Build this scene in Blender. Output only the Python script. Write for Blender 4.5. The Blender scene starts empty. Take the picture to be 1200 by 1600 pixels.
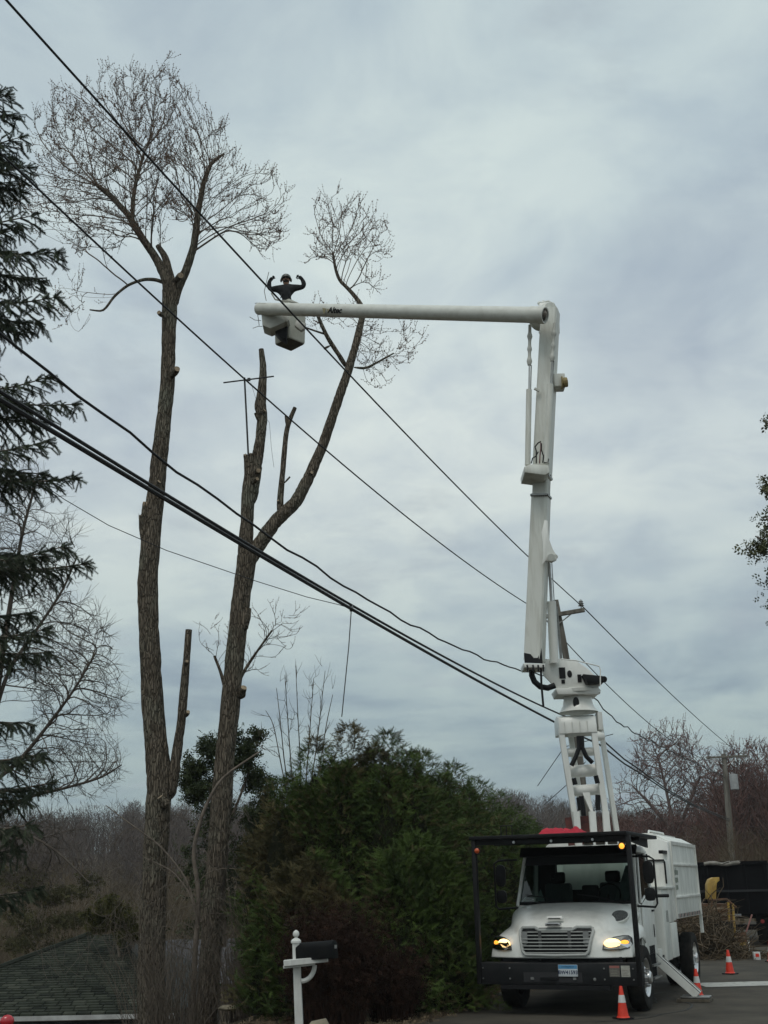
import bpy, bmesh, math, random
import numpy as np
from mathutils import Vector, Matrix, kdtree, noise as mnoise
random.seed(7); rng = np.random.default_rng(7)
R = math.radians
PI = math.pi
scn = bpy.context.scene
COL = scn.collection

# ------------------------------------------------------------------ camera
F, YH, ROLL, EYE = 1758.0, 1388.0, R(1.26), 2.01      # focal length in px of a 1200x1600 picture
PITCH = math.atan((YH - 800) / F)
cam = bpy.data.cameras.new('camera')
cam.sensor_fit = 'VERTICAL'; cam.sensor_height = 36.0; cam.lens = F / 1600 * 36
cam.clip_start = 0.1; cam.clip_end = 3000
cam_o = bpy.data.objects.new('camera', cam); COL.objects.link(cam_o)
cam_o.matrix_world = Matrix.Translation((0, 0, EYE)) @ Matrix.Rotation(PI/2 + PITCH, 4, 'X') @ Matrix.Rotation(-ROLL, 4, 'Z')
scn.camera = cam_o

# ------------------------------------------------------------------ sky (overcast)
SUN_EL, SUN_AZ = R(58), R(200)
world = bpy.data.worlds.new('World'); scn.world = world; world.use_nodes = True
wn = world.node_tree; wn.nodes.clear()
def N(t, k, **kw):
    n = t.nodes.new(k)
    for a, b in kw.items(): setattr(n, a, b)
    return n
def link(t, a, b): t.links.new(a, b)
def ramp(t, stops, interp='LINEAR'):
    r = N(t, 'ShaderNodeValToRGB'); cr = r.color_ramp; cr.interpolation = interp
    while len(cr.elements) < len(stops): cr.elements.new(.5)
    for e, (p, c) in zip(cr.elements, stops):
        e.position = p; e.color = (c[0], c[1], c[2], 1) if hasattr(c, '__len__') else (c, c, c, 1)
    return r
def mixc(t, a, b, f, mode='MIX'):
    m = N(t, 'ShaderNodeMix', data_type='RGBA', blend_type=mode)
    for sock, v in ((m.inputs['Factor'], f), (m.inputs['A'], a), (m.inputs['B'], b)):
        if hasattr(v, 'is_output'): link(t, v, sock)
        else: sock.default_value = v if not hasattr(v, '__len__') or len(v) == 4 else (*v, 1)
    return m.outputs['Result']
def math_(t, op, a, b=None, clamp=False):
    m = N(t, 'ShaderNodeMath', operation=op); m.use_clamp = clamp
    for i, v in enumerate((a, b)):
        if v is None: continue
        if hasattr(v, 'is_output'): link(t, v, m.inputs[i])
        else: m.inputs[i].default_value = v
    return m.outputs[0]
out = N(wn, 'ShaderNodeOutputWorld'); bg = N(wn, 'ShaderNodeBackground'); bg.inputs['Strength'].default_value = 0.1
link(wn, bg.outputs[0], out.inputs[0])
sky = N(wn, 'ShaderNodeTexSky', sky_type='NISHITA'); sky.sun_disc = False
sky.sun_elevation = SUN_EL; sky.sun_rotation = SUN_AZ
tc = N(wn, 'ShaderNodeTexCoord'); sep = N(wn, 'ShaderNodeSeparateXYZ'); link(wn, tc.outputs['Generated'], sep.inputs[0])
# overcast layer: brightness by elevation, clouds laid on a flat ceiling above the place
SKY = [(0.00, (.29, .37, .385)), (0.09, (.335, .43, .445)), (0.20, (.465, .565, .57)), (0.33, (.66, .73, .725)),
       (0.46, (.64, .73, .73)), (0.60, (.59, .695, .70)), (1.0, (.59, .69, .695))]      # radiance; x11 below, strength 0.1
gr = ramp(wn, SKY, 'B_SPLINE')
link(wn, sep.outputs[2], gr.inputs[0])
den = math_(wn, 'MAXIMUM', math_(wn, 'ADD', sep.outputs[2], 0.16), 0.1)
cx_ = math_(wn, 'DIVIDE', sep.outputs[0], den); cy_ = math_(wn, 'DIVIDE', sep.outputs[1], den)
comb = N(wn, 'ShaderNodeCombineXYZ'); link(wn, cx_, comb.inputs[0]); link(wn, cy_, comb.inputs[1])
def wnoise(scale, detail, rough, off, dist=0.0):
    mp = N(wn, 'ShaderNodeMapping'); mp.inputs['Location'].default_value = off
    link(wn, comb.outputs[0], mp.inputs['Vector'])
    n = N(wn, 'ShaderNodeTexNoise'); n.inputs['Scale'].default_value = scale; n.inputs['Detail'].default_value = detail
    n.inputs['Roughness'].default_value = rough; n.inputs['Distortion'].default_value = dist
    link(wn, mp.outputs[0], n.inputs['Vector']); return n.outputs['Fac']
big = ramp(wn, [(0.38, (0.70, 0.715, 0.78)), (0.46, (0.85, 0.86, 0.885)), (0.56, (1., .985, .965))]); link(wn, wnoise(1.15, 4, .55, (3.1, 1.7, 0), .5), big.inputs[0])
mid = ramp(wn, [(0.37, (0.84, 0.855, 0.90)), (0.585, (1., .995, .99))]); link(wn, wnoise(4.2, 8, .62, (7.3, 2.2, 0), .35), mid.inputs[0])
c1 = mixc(wn, gr.outputs[0], big.outputs[0], 1.0, 'MULTIPLY')
c2 = mixc(wn, mixc(wn, c1, mid.outputs[0], 1.0, 'MULTIPLY'), (11.2, 11.2, 11.2), 1.0, 'MULTIPLY')
# small darker scud low in the sky, torn by noise
scud = ramp(wn, [(0.58, (0, 0, 0)), (0.68, (1, 1, 1))]); link(wn, wnoise(2.3, 7, .6, (1.9, 9.4, 0), .2), scud.inputs[0])
c3 = mixc(wn, c2, (4.0, 4.6, 5.1), math_(wn, 'MULTIPLY', scud.outputs[0], 0.45))
c4 = mixc(wn, sky.outputs[0], c3, 0.95)
link(wn, c4, bg.inputs['Color'])
sun = bpy.data.lights.new('sun', 'SUN'); sun.energy = 1.0; sun.angle = R(25); sun.color = (1, .96, .9)
sun_o = bpy.data.objects.new('sun', sun); COL.objects.link(sun_o)
sun_o.rotation_euler = (PI/2 - SUN_EL, 0, PI - SUN_AZ + R(0))
scn.view_settings.view_transform = 'Standard'; scn.view_settings.look = 'None'
scn.view_settings.exposure = 0; scn.view_settings.gamma = 1
scn.view_settings.use_curve_mapping = False
scn.cycles.max_bounces = 6; scn.cycles.transparent_max_bounces = 12
scn.cycles.use_denoising = True

# ------------------------------------------------------------------ pixel <-> place
_cp, _sp, _cr, _sr = math.cos(PITCH), math.sin(PITCH), math.cos(ROLL), math.sin(ROLL)
def ray(px, py):
    du, dv = px - 600, -(py - 800)
    u = _cr*du + _sr*dv; v = -_sr*du + _cr*dv
    return Vector((u/F, _cp - v/F*_sp, _sp + v/F*_cp))
def at(px, py, Y):
    d = ray(px, py); return Vector((0, 0, EYE)) + d * (Y / d.y)
def mpp(px, py, Y):                       # metres per picture pixel there
    return (Y / ray(px, py).y) / F

# ------------------------------------------------------------------ materials
MATS = {}
def mat(name, c, rough=.6, c2=None, scale=6, stretch=(1, 1, 1), bump=0., metal=0., detail=5, lo=.35, hi=.65, coat=0., spec=.5, bscale=None):
    if name in MATS: return MATS[name]
    m = bpy.data.materials.new(name); m.use_nodes = True; t = m.node_tree
    b = t.nodes['Principled BSDF']
    b.inputs['Roughness'].default_value = rough; b.inputs['Metallic'].default_value = metal
    b.inputs['Coat Weight'].default_value = coat; b.inputs['Specular IOR Level'].default_value = spec
    if c2 is None: c2 = tuple(x*.8 for x in c)
    co = N(t, 'ShaderNodeTexCoord'); mp = N(t, 'ShaderNodeMapping'); mp.inputs['Scale'].default_value = stretch
    link(t, co.outputs['Object'], mp.inputs[0])
    n = N(t, 'ShaderNodeTexNoise'); n.inputs['Scale'].default_value = scale; n.inputs['Detail'].default_value = detail; n.inputs['Roughness'].default_value = .62
    link(t, mp.outputs[0], n.inputs['Vector'])
    r = ramp(t, [(lo, c2), (hi, c)]); link(t, n.outputs['Fac'], r.inputs[0]); link(t, r.outputs[0], b.inputs['Base Color'])
    if bump:
        n2 = n
        if bscale:
            n2 = N(t, 'ShaderNodeTexNoise'); n2.inputs['Scale'].default_value = bscale; n2.inputs['Detail'].default_value = 4; link(t, mp.outputs[0], n2.inputs['Vector'])
        bp = N(t, 'ShaderNodeBump'); bp.inputs['Strength'].default_value = min(1, bump); bp.inputs['Distance'].default_value = .03
        link(t, n2.outputs['Fac'], bp.inputs['Height']); link(t, bp.outputs[0], b.inputs['Normal'])
    MATS[name] = m; return m
def emis(name, c, s):
    m = bpy.data.materials.new(name); m.use_nodes = True; b = m.node_tree.nodes['Principled BSDF']
    b.inputs['Base Color'].default_value = (*c, 1); b.inputs['Emission Color'].default_value = (*c, 1); b.inputs['Emission Strength'].default_value = s
    return m
def glassmat(name, tint, ior=1.5, rough=.0, base=(.02, .02, .02), op=0.):
    m = bpy.data.materials.new(name); m.use_nodes = True; t = m.node_tree; t.nodes.clear()
    o = N(t, 'ShaderNodeOutputMaterial'); tr = N(t, 'ShaderNodeBsdfTransparent'); tr.inputs[0].default_value = (*tint, 1)
    g = N(t, 'ShaderNodeBsdfGlossy'); g.inputs['Roughness'].default_value = rough + .02
    fr = N(t, 'ShaderNodeFresnel'); fr.inputs[0].default_value = ior
    mx = N(t, 'ShaderNodeMixShader'); link(t, fr.outputs[0], mx.inputs[0]); link(t, tr.outputs[0], mx.inputs[1]); link(t, g.outputs[0], mx.inputs[2])
    link(t, mx.outputs[0], o.inputs[0]); return m
WHITE = mat('white_paint', (.80, .80, .755), .38, (.60, .60, .555), 2.6, (1, 1, .35), coat=.2, lo=.28, hi=.56, detail=9)
WHITE_D = mat('weathered_white', (.74, .745, .70), .5, (.50, .51, .47), 5, (1, 1, .3), lo=.25, hi=.6)
FGREY = mat('fibreglass', (.56, .56, .51), .55, (.42, .42, .38), 3, bump=.1)
BOOM = mat('boom_fibreglass', (.70, .705, .65), .45, (.50, .49, .43), 7, (1, 1, .15), lo=.28, hi=.58, detail=8)
BLACK = mat('black_paint', (.006, .006, .007), .5, (.010, .010, .011), 4, spec=.25)
RUBBER = mat('rubber', (.010, .010, .010), .85, (.024, .022, .019), 9, bump=.1, spec=.2)
STEEL = mat('dull_steel', (.35, .35, .34), .4, (.22, .22, .21), 8, metal=.7)
CHROME = mat('bright_rim', (.72, .72, .72), .28, (.5, .5, .5), 5, metal=.9)
GRILLE = mat('grille_plastic', (.42, .43, .41), .45, (.34, .35, .33), 6)
DARKIN = mat('dark_interior', (.02, .02, .022), .8)
SEAT = mat('grey_vinyl', (.10, .11, .11), .7, (.07, .08, .08), 8)
GLASS = glassmat('windscreen_glass', (.34, .43, .40))
GLASS_D = glassmat('side_glass', (.22, .25, .25))
ORANGE = mat('cone_orange', (.80, .05, .02), .5, (.62, .035, .015), 7)
REFL = mat('cone_collar', (.68, .68, .66), .4, (.5, .5, .48), 7)
RED = mat('red_cloth', (.50, .018, .04), .8, (.36, .012, .03), 7, bump=.3)
BARK = mat('grey_bark', (.18, .152, .118), .9, (.055, .044, .034), 15, (1, 1, .07), bump=1, lo=.33, hi=.66, spec=.12, bscale=20)
def bark_material():
    m = bpy.data.materials.new('furrowed_bark'); m.use_nodes = True; t = m.node_tree; b = t.nodes['Principled BSDF']
    b.inputs['Roughness'].default_value = .92; b.inputs['Specular IOR Level'].default_value = .1
    co = N(t, 'ShaderNodeTexCoord')
    def mapped(sc):
        mp = N(t, 'ShaderNodeMapping'); mp.inputs['Scale'].default_value = sc; link(t, co.outputs['Object'], mp.inputs[0]); return mp.outputs[0]
    wob = N(t, 'ShaderNodeTexNoise'); wob.inputs['Scale'].default_value = 5; link(t, co.outputs['Object'], wob.inputs['Vector'])
    vec = mixc(t, mapped((1, 1, .16)), wob.outputs['Color'], .06)
    vo = N(t, 'ShaderNodeTexVoronoi', feature='DISTANCE_TO_EDGE'); vo.inputs['Scale'].default_value = 24; link(t, vec, vo.inputs['Vector'])
    crack = ramp(t, [(.0, 0), (.16, 1)]); link(t, vo.outputs['Distance'], crack.inputs[0])
    n1 = N(t, 'ShaderNodeTexNoise'); n1.inputs['Scale'].default_value = 14; n1.inputs['Detail'].default_value = 8; n1.inputs['Roughness'].default_value = .7; link(t, mapped((1, 1, .28)), n1.inputs['Vector'])
    base = ramp(t, [(.3, (.085, .068, .05)), (.55, (.175, .146, .112)), (.75, (.25, .215, .17))]); link(t, n1.outputs['Fac'], base.inputs[0])
    n2 = N(t, 'ShaderNodeTexNoise'); n2.inputs['Scale'].default_value = 1.7; n2.inputs['Detail'].default_value = 6; link(t, mapped((1, 1, .6)), n2.inputs['Vector'])
    li = ramp(t, [(.5, 0), (.68, .55)]); link(t, n2.outputs['Fac'], li.inputs[0])
    c = mixc(t, base.outputs[0], (.19, .20, .155), li.outputs[0]); c = mixc(t, (.035, .028, .021), c, math_(t, 'ADD', math_(t, 'MULTIPLY', crack.outputs[0], .8), .2)); link(t, c, b.inputs['Base Color'])
    h = math_(t, 'ADD', crack.outputs[0], math_(t, 'MULTIPLY', n1.outputs['Fac'], .6)); bp = N(t, 'ShaderNodeBump'); bp.inputs['Strength'].default_value = 1; bp.inputs['Distance'].default_value = .025; link(t, h, bp.inputs['Height']); link(t, bp.outputs[0], b.inputs['Normal'])
    return m
BARK = bark_material()
TWIG = mat('twig_bark', (.20, .165, .135), .9, (.11, .09, .074), 5, spec=.15)
TWIG_L = mat('pale_twig_bark', (.155, .13, .105), .9, (.09, .072, .058), 5, spec=.15)
TWIG_D = mat('dark_twig_bark', (.115, .095, .078), .9, (.065, .054, .045), 5, spec=.1)
BUD = mat('bud', (.21, .125, .085), .8, (.13, .075, .05), 8, spec=.15)
BUDR = mat('red_bud', (.24, .12, .115), .9, (.15, .085, .08), 8, spec=.15)
CUT = mat('cut_wood', (.36, .28, .19), .85, (.20, .15, .10), 22)
NEEDLE = mat('spruce_needle', (.062, .078, .046), .7, (.026, .036, .022), 3, spec=.2)
ARBOR = mat('arborvitae_leaf', (.080, .120, .026), .7, (.030, .050, .012), 1.3, lo=.38, hi=.66, spec=.15)
ARBOR_B = mat('arborvitae_brown', (.115, .092, .042), .8, (.028, .03, .012), 1.7, spec=.15)
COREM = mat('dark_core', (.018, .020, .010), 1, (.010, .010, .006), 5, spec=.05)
HOLLY = mat('broad_leaf', (.06, .075, .026), .6, (.025, .038, .015), 3, spec=.2)
LEAFR = mat('olive_leaf', (.10, .10, .045), .6, (.04, .055, .025), 3, spec=.25)
WIRE = mat('wire_black', (.012, .012, .013), .6)
WOODP = mat('weathered_pole', (.20, .185, .16), .9, (.10, .09, .075), 9, (1, 1, .1), bump=.4, spec=.15)

# ------------------------------------------------------------------ mesh builder
class MB:
    def __init__(s): s.v = []; s.f = []; s.m = []
    def add(s, vs, fs, mi=0):
        o = len(s.v); s.v += [tuple(x) for x in vs]; s.f += [tuple(i+o for i in f) for f in fs]; s.m += [mi]*len(fs); return s
    def box(s, c, size, rot=None, mi=0):
        hx, hy, hz = size[0]/2, size[1]/2, size[2]/2
        vs = [Vector((x*hx, y*hy, z*hz)) for x in (-1, 1) for y in (-1, 1) for z in (-1, 1)]
        if rot is not None: vs = [rot @ v for v in vs]
        c = Vector(c); return s.add([v+c for v in vs], [(0,1,3,2),(4,6,7,5),(0,4,5,1),(2,3,7,6),(0,2,6,4),(1,5,7,3)], mi)
    def box2(s, a, b, mi=0):
        return s.box([(a[i]+b[i])/2 for i in range(3)], [abs(b[i]-a[i]) for i in range(3)], None, mi)
    def prism(s, pts, off, mi=0):                  # closed outline pts (3D) pushed by vector off
        n = len(pts); off = Vector(off); a = [Vector(p) for p in pts]
        return s.add(a+[p+off for p in a], [tuple(range(n-1, -1, -1)), tuple(range(n, 2*n))]+[(i, (i+1) % n, (i+1) % n+n, i+n) for i in range(n)], mi)
    def tube(s, pts, rad, n=8, caps=True, mi=0, hollow=0):
        pts = [Vector(p) for p in pts]; k = len(pts)
        if not hasattr(rad, '__len__'): rad = [rad]*k
        o = len(s.v); prev = None
        for i, p in enumerate(pts):
            d = (pts[min(i+1, k-1)]-pts[max(i-1, 0)])
            if d.length < 1e-9: d = Vector((0, 0, 1))
            d.normalize()
            if prev is None:
                u = d.cross(Vector((0, 0, 1)))
                if u.length < .1: u = d.cross(Vector((0, 1, 0)))
            else: u = prev - d*prev.dot(d)
            if u.length < 1e-6: u = d.orthogonal()
            u.normalize(); prev = u; w = d.cross(u)
            for j in range(n):
                a = 2*PI*j/n; s.v.append(tuple(p+(u*math.cos(a)+w*math.sin(a))*rad[i]))
        for i in range(k-1):
            for j in range(n):
                a = o+i*n+j; b = o+i*n+(j+1) % n; s.f.append((a, b, b+n, a+n)); s.m.append(mi)
        if caps:
            s.f.append(tuple(o+j for j in range(n-1, -1, -1))); s.f.append(tuple(o+(k-1)*n+j for j in range(n))); s.m += [mi, mi]
        return s
    def lathe(s, prof, c, axis=(0, 0, 1), n=24, mi=0):   # prof: (radius, along)
        ax = Vector(axis).normalized(); u = ax.orthogonal().normalized(); w = ax.cross(u); c = Vector(c); o = len(s.v)
        for (r, h) in prof:
            for j in range(n):
                a = 2*PI*j/n; s.v.append(tuple(c+ax*h+(u*math.cos(a)+w*math.sin(a))*r))
        for i in range(len(prof)-1):
            for j in range(n):
                a = o+i*n+j; b = o+i*n+(j+1) % n; s.f.append((a, b, b+n, a+n)); s.m.append(mi)
        return s
    def beam(s, A, B, side, w0, d0, w1=None, d1=None, ch=.12, mi=0):   # chamfered box section between A and B
        A = Vector(A); B = Vector(B); ax = (B-A).normalized(); sd = Vector(side); sd = (sd-ax*sd.dot(ax)).normalized(); up = ax.cross(sd)
        w1 = w1 or w0; d1 = d1 or d0; o = []
        for P, w, d in ((A, w0, d0), (B, w1, d1)):
            c = ch*min(w, d)
            for x, y in ((-w/2+c, -d/2), (w/2-c, -d/2), (w/2, -d/2+c), (w/2, d/2-c), (w/2-c, d/2), (-w/2+c, d/2), (-w/2, d/2-c), (-w/2, -d/2+c)):
                o.append(P+sd*x+up*y)
        return s.add(o, [tuple(range(7, -1, -1)), tuple(range(8, 16))]+[(i, (i+1) % 8, (i+1) % 8+8, i+8) for i in range(8)], mi)
    def sphere(s, c, r, n=10, mi=0, sc=(1, 1, 1)):
        pr = []; o = len(s.v); c = Vector(c)
        for i in range(n//2+1):
            t = PI*i/(n//2)
            for j in range(n):
                a = 2*PI*j/n; s.v.append((c.x+r*sc[0]*math.sin(t)*math.cos(a), c.y+r*sc[1]*math.sin(t)*math.sin(a), c.z+r*sc[2]*math.cos(t)))
        for i in range(n//2):
            for j in range(n):
                a = o+i*n+j; b = o+i*n+(j+1) % n; s.f.append((a, a+n, b+n, b)); s.m.append(mi)
        return s
    def mesh(s, name, mats, smooth=False, inv=None):
        me = bpy.data.meshes.new(name)
        vs = s.v
        if inv is not None: vs = [tuple(inv @ Vector(v)) for v in vs]
        me.from_pydata(vs, [], s.f)
        if not isinstance(mats, (list, tuple)): mats = [mats]
        for m in mats: me.materials.append(m)
        if len(mats) > 1: me.polygons.foreach_set('material_index', s.m)
        if smooth: me.polygons.foreach_set('use_smooth', [True]*len(me.polygons))
        me.update(); return me
    def build(s, name, mats, parent=None, smooth=False, world=False, bevel=0., **props):
        inv = wmat(parent).inverted() if (world and parent is not None) else None
        me = s.mesh(name, mats, smooth, inv)
        if smooth or bevel: clean(me, bevel)
        o = bpy.data.objects.new(name, me); COL.objects.link(o)
        if parent is not None: o.parent = parent
        for k, v in props.items(): o[k] = v
        return o
def clean(me, bevel):
    bm = bmesh.new(); bm.from_mesh(me)
    bmesh.ops.remove_doubles(bm, verts=bm.verts, dist=1e-5)
    bmesh.ops.recalc_face_normals(bm, faces=bm.faces)
    if bevel:
        es = [e for e in bm.edges if len(e.link_faces) == 2 and e.calc_face_angle(0) > R(30)]
        bmesh.ops.bevel(bm, geom=es, offset=bevel, segments=2, profile=.5, affect='EDGES', clamp_overlap=True)
    for f in bm.faces: f.smooth = True
    for e in bm.edges:
        if len(e.link_faces) == 2 and e.calc_face_angle(0) > R(35): e.smooth = False
    bm.to_mesh(me); bm.free()
def wmat(o):
    m = o.matrix_basis.copy()
    while o.parent is not None: o = o.parent; m = o.matrix_basis @ m
    return m
def thing(name, label, cat, loc=(0, 0, 0), rotz=0., group=None):
    o = bpy.data.objects.new(name, None); COL.objects.link(o); o.location = loc; o.rotation_euler = (0, 0, rotz); o.empty_display_size = .3
    return tag(o, label, cat, group)
def tag(o, label, cat, group=None):
    o['label'] = label; o['category'] = cat
    if group: o['group'] = group
    return o
def from_arrays(name, V, Fa, mats, parent=None, mi=None, **props):
    me = bpy.data.meshes.new(name); V = np.asarray(V, np.float32); Fa = np.asarray(Fa, np.int32); k = Fa.shape[1]
    me.vertices.add(len(V)); me.vertices.foreach_set('co', V.ravel())
    me.loops.add(Fa.size); me.loops.foreach_set('vertex_index', Fa.ravel())
    me.polygons.add(len(Fa)); me.polygons.foreach_set('loop_start', np.arange(0, Fa.size, k, dtype=np.int32)); me.polygons.foreach_set('loop_total', np.full(len(Fa), k, np.int32))
    if not isinstance(mats, (list, tuple)): mats = [mats]
    for m in mats: me.materials.append(m)
    if mi is not None: me.polygons.foreach_set('material_index', np.asarray(mi, np.int32))
    me.update(calc_edges=True)
    o = bpy.data.objects.new(name, me); COL.objects.link(o)
    if parent is not None: o.parent = parent
    for kk, v in props.items(): o[kk] = v
    return o
def text_mesh(name, s, size, m, M, parent=None, depth=.002, shear=0., bold=0., **props):
    cu = bpy.data.curves.new(name, 'FONT'); cu.body = s; cu.size = size; cu.extrude = depth; cu.align_x = 'CENTER'; cu.align_y = 'CENTER'; cu.shear = shear; cu.offset = bold
    t = bpy.data.objects.new(name, cu); COL.objects.link(t); bpy.context.view_layer.update()
    me = bpy.data.meshes.new_from_object(t.evaluated_get(bpy.context.evaluated_depsgraph_get())); me.transform(M)
    COL.objects.unlink(t); bpy.data.objects.remove(t); bpy.data.curves.remove(cu)
    me.materials.clear(); me.materials.append(m)
    o = bpy.data.objects.new(name, me); COL.objects.link(o)
    if parent is not None: o.parent = parent
    for k, v in props.items(): o[k] = v
    return o

# ------------------------------------------------------------------ ground
YAW = R(23.0); TX, TY = 2.61, 19.54                      # truck front centre; the road runs along its length
cY, sY = math.cos(YAW), math.sin(YAW)
def lat(x, y): return (x-TX)*cY-(y-TY)*sY
def lon(x, y): return (x-TX)*sY+(y-TY)*cY
def place(lx, ly): return (TX+lx*cY+ly*sY, TY-lx*sY+ly*cY)
def smooth01(t): t = max(0., min(1., t)); return t*t*(3-2*t)
# skyline: (px of the picture, py) -> crest height at 290 m
SK = [(-900, 1290), (-400, 1270), (0, 1268), (100, 1258), (200, 1250), (300, 1248), (450, 1232), (600, 1222), (780, 1226), (830, 1230), (900, 1246), (1000, 1256), (1130, 1262), (1250, 1268), (1700, 1270), (2400, 1285)]
SKT = []
for px, py in SK:
    d = ray(px, 1380); e = ray(px, py); SKT.append((math.atan2(d.x, d.y), e.z/math.hypot(e.x, e.y)))
SKT.sort()
def crest(az): return float(np.interp(az, [a for a, _ in SKT], [b for _, b in SKT]))
def ground(x, y):
    a = lat(x, y); r = math.hypot(x, y)
    z = -4.2*smooth01((-a-4.6)/9.0) if y > -40 else 0
    if r > 70:
        az = math.atan2(x, y); c = crest(max(-1.2, min(1.2, az)))
        top = (2.0 + 290*c - 12.5)
        t = smooth01((r-75)/(290-75))
        z = z*(1-t) + top*t
        z += 1.6*mnoise.noise(Vector((x/38, y/38, 0)))*smooth01((r-80)/60)
    if a < -5: z += .18*mnoise.noise(Vector((x/2.5, y/2.5, 3)))
    return z
xs = np.unique(np.concatenate([-np.geomspace(40, 620, 26), np.linspace(-40, 40, 90), np.geomspace(40, 620, 26)]))
ys = np.unique(np.concatenate([-np.geomspace(20, 420, 12), np.linspace(-20, 60, 90), np.geomspace(60, 640, 44)]))
gv = [(x, y, ground(x, y)) for y in ys for x in xs]; nx = len(xs)
gf = [(j*nx+i, j*nx+i+1, (j+1)*nx+i+1, (j+1)*nx+i) for j in range(len(ys)-1) for i in range(nx-1)]
GROUND = mat('leaf_litter_ground', (.105, .078, .052), .95, (.05, .042, .028), .9, bump=.4, spec=.1, detail=9)
g = from_arrays('ground', gv, gf, GROUND); g['kind'] = 'structure'; g.data.polygons.foreach_set('use_smooth', [True]*len(g.data.polygons))
ASPH = mat('asphalt', (.082, .072, .056), .9, (.042, .037, .030), 1.0, bump=.25, detail=10, spec=.25, bscale=90)
def strip(name, l0, l1, y0, y1, z, m, nseg=30, wob=0.):
    mb = MB(); vs = []; fs = []
    for i in range(nseg+1):
        yy = y0+(y1-y0)*i/nseg
        w = wob*mnoise.noise(Vector((yy*.7, l0, 0)))
        for k, l in enumerate((l0+w, (l0+l1)/2, l1)): vs.append((*place(l, yy), z))
    fs = [(i*3+k, i*3+k+1, i*3+k+4, i*3+k+3) for i in range(nseg) for k in (0, 1)]
    return mb.add(vs, fs).build(name, m, kind='structure')
strip('road', -1.9, 11, -45, 70, .012, ASPH, 90, .16)
VERGE = mat('verge_dirt', (.12, .095, .06), .95, (.05, .045, .028), 3.5, bump=.5, detail=9, spec=.1)
# broad pale painted band across the road behind the truck, cracked
bw = MB()
p0 = Vector((6.2, 24.25)); p1 = Vector((11.5, 24.55)); q0 = Vector((6.2, 25.25)); q1 = Vector((11.5, 25.5))
vs = []; nsg = 40
for i in range(nsg+1):
    t = i/nsg; a = p0.lerp(p1, t); b = q0.lerp(q1, t)
    vs += [(a.x, a.y+.03*mnoise.noise(Vector((a.x*6, 0, 0))), .018), (b.x, b.y+.03*mnoise.noise(Vector((b.x*6, 4, 0))), .018)]
bw.add(vs, [(2*i, 2*i+2, 2*i+3, 2*i+1) for i in range(nsg)])
PAINTL = mat('worn_road_paint', (.42, .42, .39), .8, (.16, .155, .145), 7, lo=.30, hi=.48, detail=8)
bw.build('painted_road_band', PAINTL, kind='structure')
# tar seams
TAR = mat('crack_sealant', (.018, .018, .018), .6)
tm = MB()
for k in range(10):
    l = random.uniform(-1, 7); y = random.uniform(-3, 12); ang = random.uniform(-.5, .5)+(PI/2 if random.random() < .4 else 0); pts = []
    for i in range(14):
        pts.append((l, y)); ang += random.uniform(-.35, .35); l += math.sin(ang)*.3; y += math.cos(ang)*.3
    for a, b in zip(pts, pts[1:]):
        A = Vector(place(*a)); B = Vector(place(*b)); n = (B-A).orthogonal().normalized()*.018
        tm.add([(A.x+n.x, A.y+n.y, .017), (B.x+n.x, B.y+n.y, .017), (B.x-n.x, B.y-n.y, .017), (A.x-n.x, A.y-n.y, .017)], [(0, 1, 2, 3)])
tm.build('road_crack_seams', TAR, kind='structure')

# ------------------------------------------------------------------ bare trees
def colonize(nodes, parents, att, step, kill, infl, up=.0, maxit=90, jit=.045, cap=22000, persist=.9, centre=None, fan=.0):
    nk = {}
    nodes = [Vector(n) for n in nodes]; parents = list(parents); att = [Vector(a) for a in att]
    alive = list(range(len(att))); near = {}; newfrom = 0
    best = [(1e9, -1)]*len(att)
    for it in range(maxit):
        kd = kdtree.KDTree(len(nodes)-newfrom)
        for i in range(newfrom, len(nodes)): kd.insert(nodes[i], i)
        kd.balance(); pull = {}; keep = []
        for a in alive:
            co, i, d = kd.find(att[a])
            if d < best[a][0]: best[a] = (d, i)
            d, i = best[a]
            if d < kill: continue
            keep.append(a)
            if d < infl: pull.setdefault(i, []).append(a)
        alive = keep
        if not pull: break
        newfrom = len(nodes)
        for i, al in pull.items():
            if nk.get(i, 0) >= 2: continue
            nk[i] = nk.get(i, 0)+1
            v = Vector((0, 0, 0))
            for a in al: v += (att[a]-nodes[i]).normalized()
            if parents[i] >= 0: v += (nodes[i]-nodes[parents[i]]).normalized()*persist*len(al)
            v.normalize()
            if centre is not None: v += (nodes[i]-centre).normalized()*fan
            v += Vector((random.gauss(0, jit), random.gauss(0, jit), random.gauss(0, jit)+up))
            nodes.append(nodes[i]+v.normalized()*step); parents.append(i)
        if len(nodes) == newfrom or len(nodes) > cap: break
    return nodes, parents
def radii(nodes, parents, tip, ex=2.2, fixed=None):
    acc = [0.]*len(nodes); kids = [0]*len(nodes); r = [tip]*len(nodes)
    for i in range(len(nodes)-1, -1, -1):
        if kids[i]: r[i] = max(tip, acc[i]**(1/ex))
        if fixed and i in fixed: r[i] = max(fixed[i], 0)
        p = parents[i]
        if p >= 0: acc[p] += r[i]**ex; kids[p] += 1
    return r, kids
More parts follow.
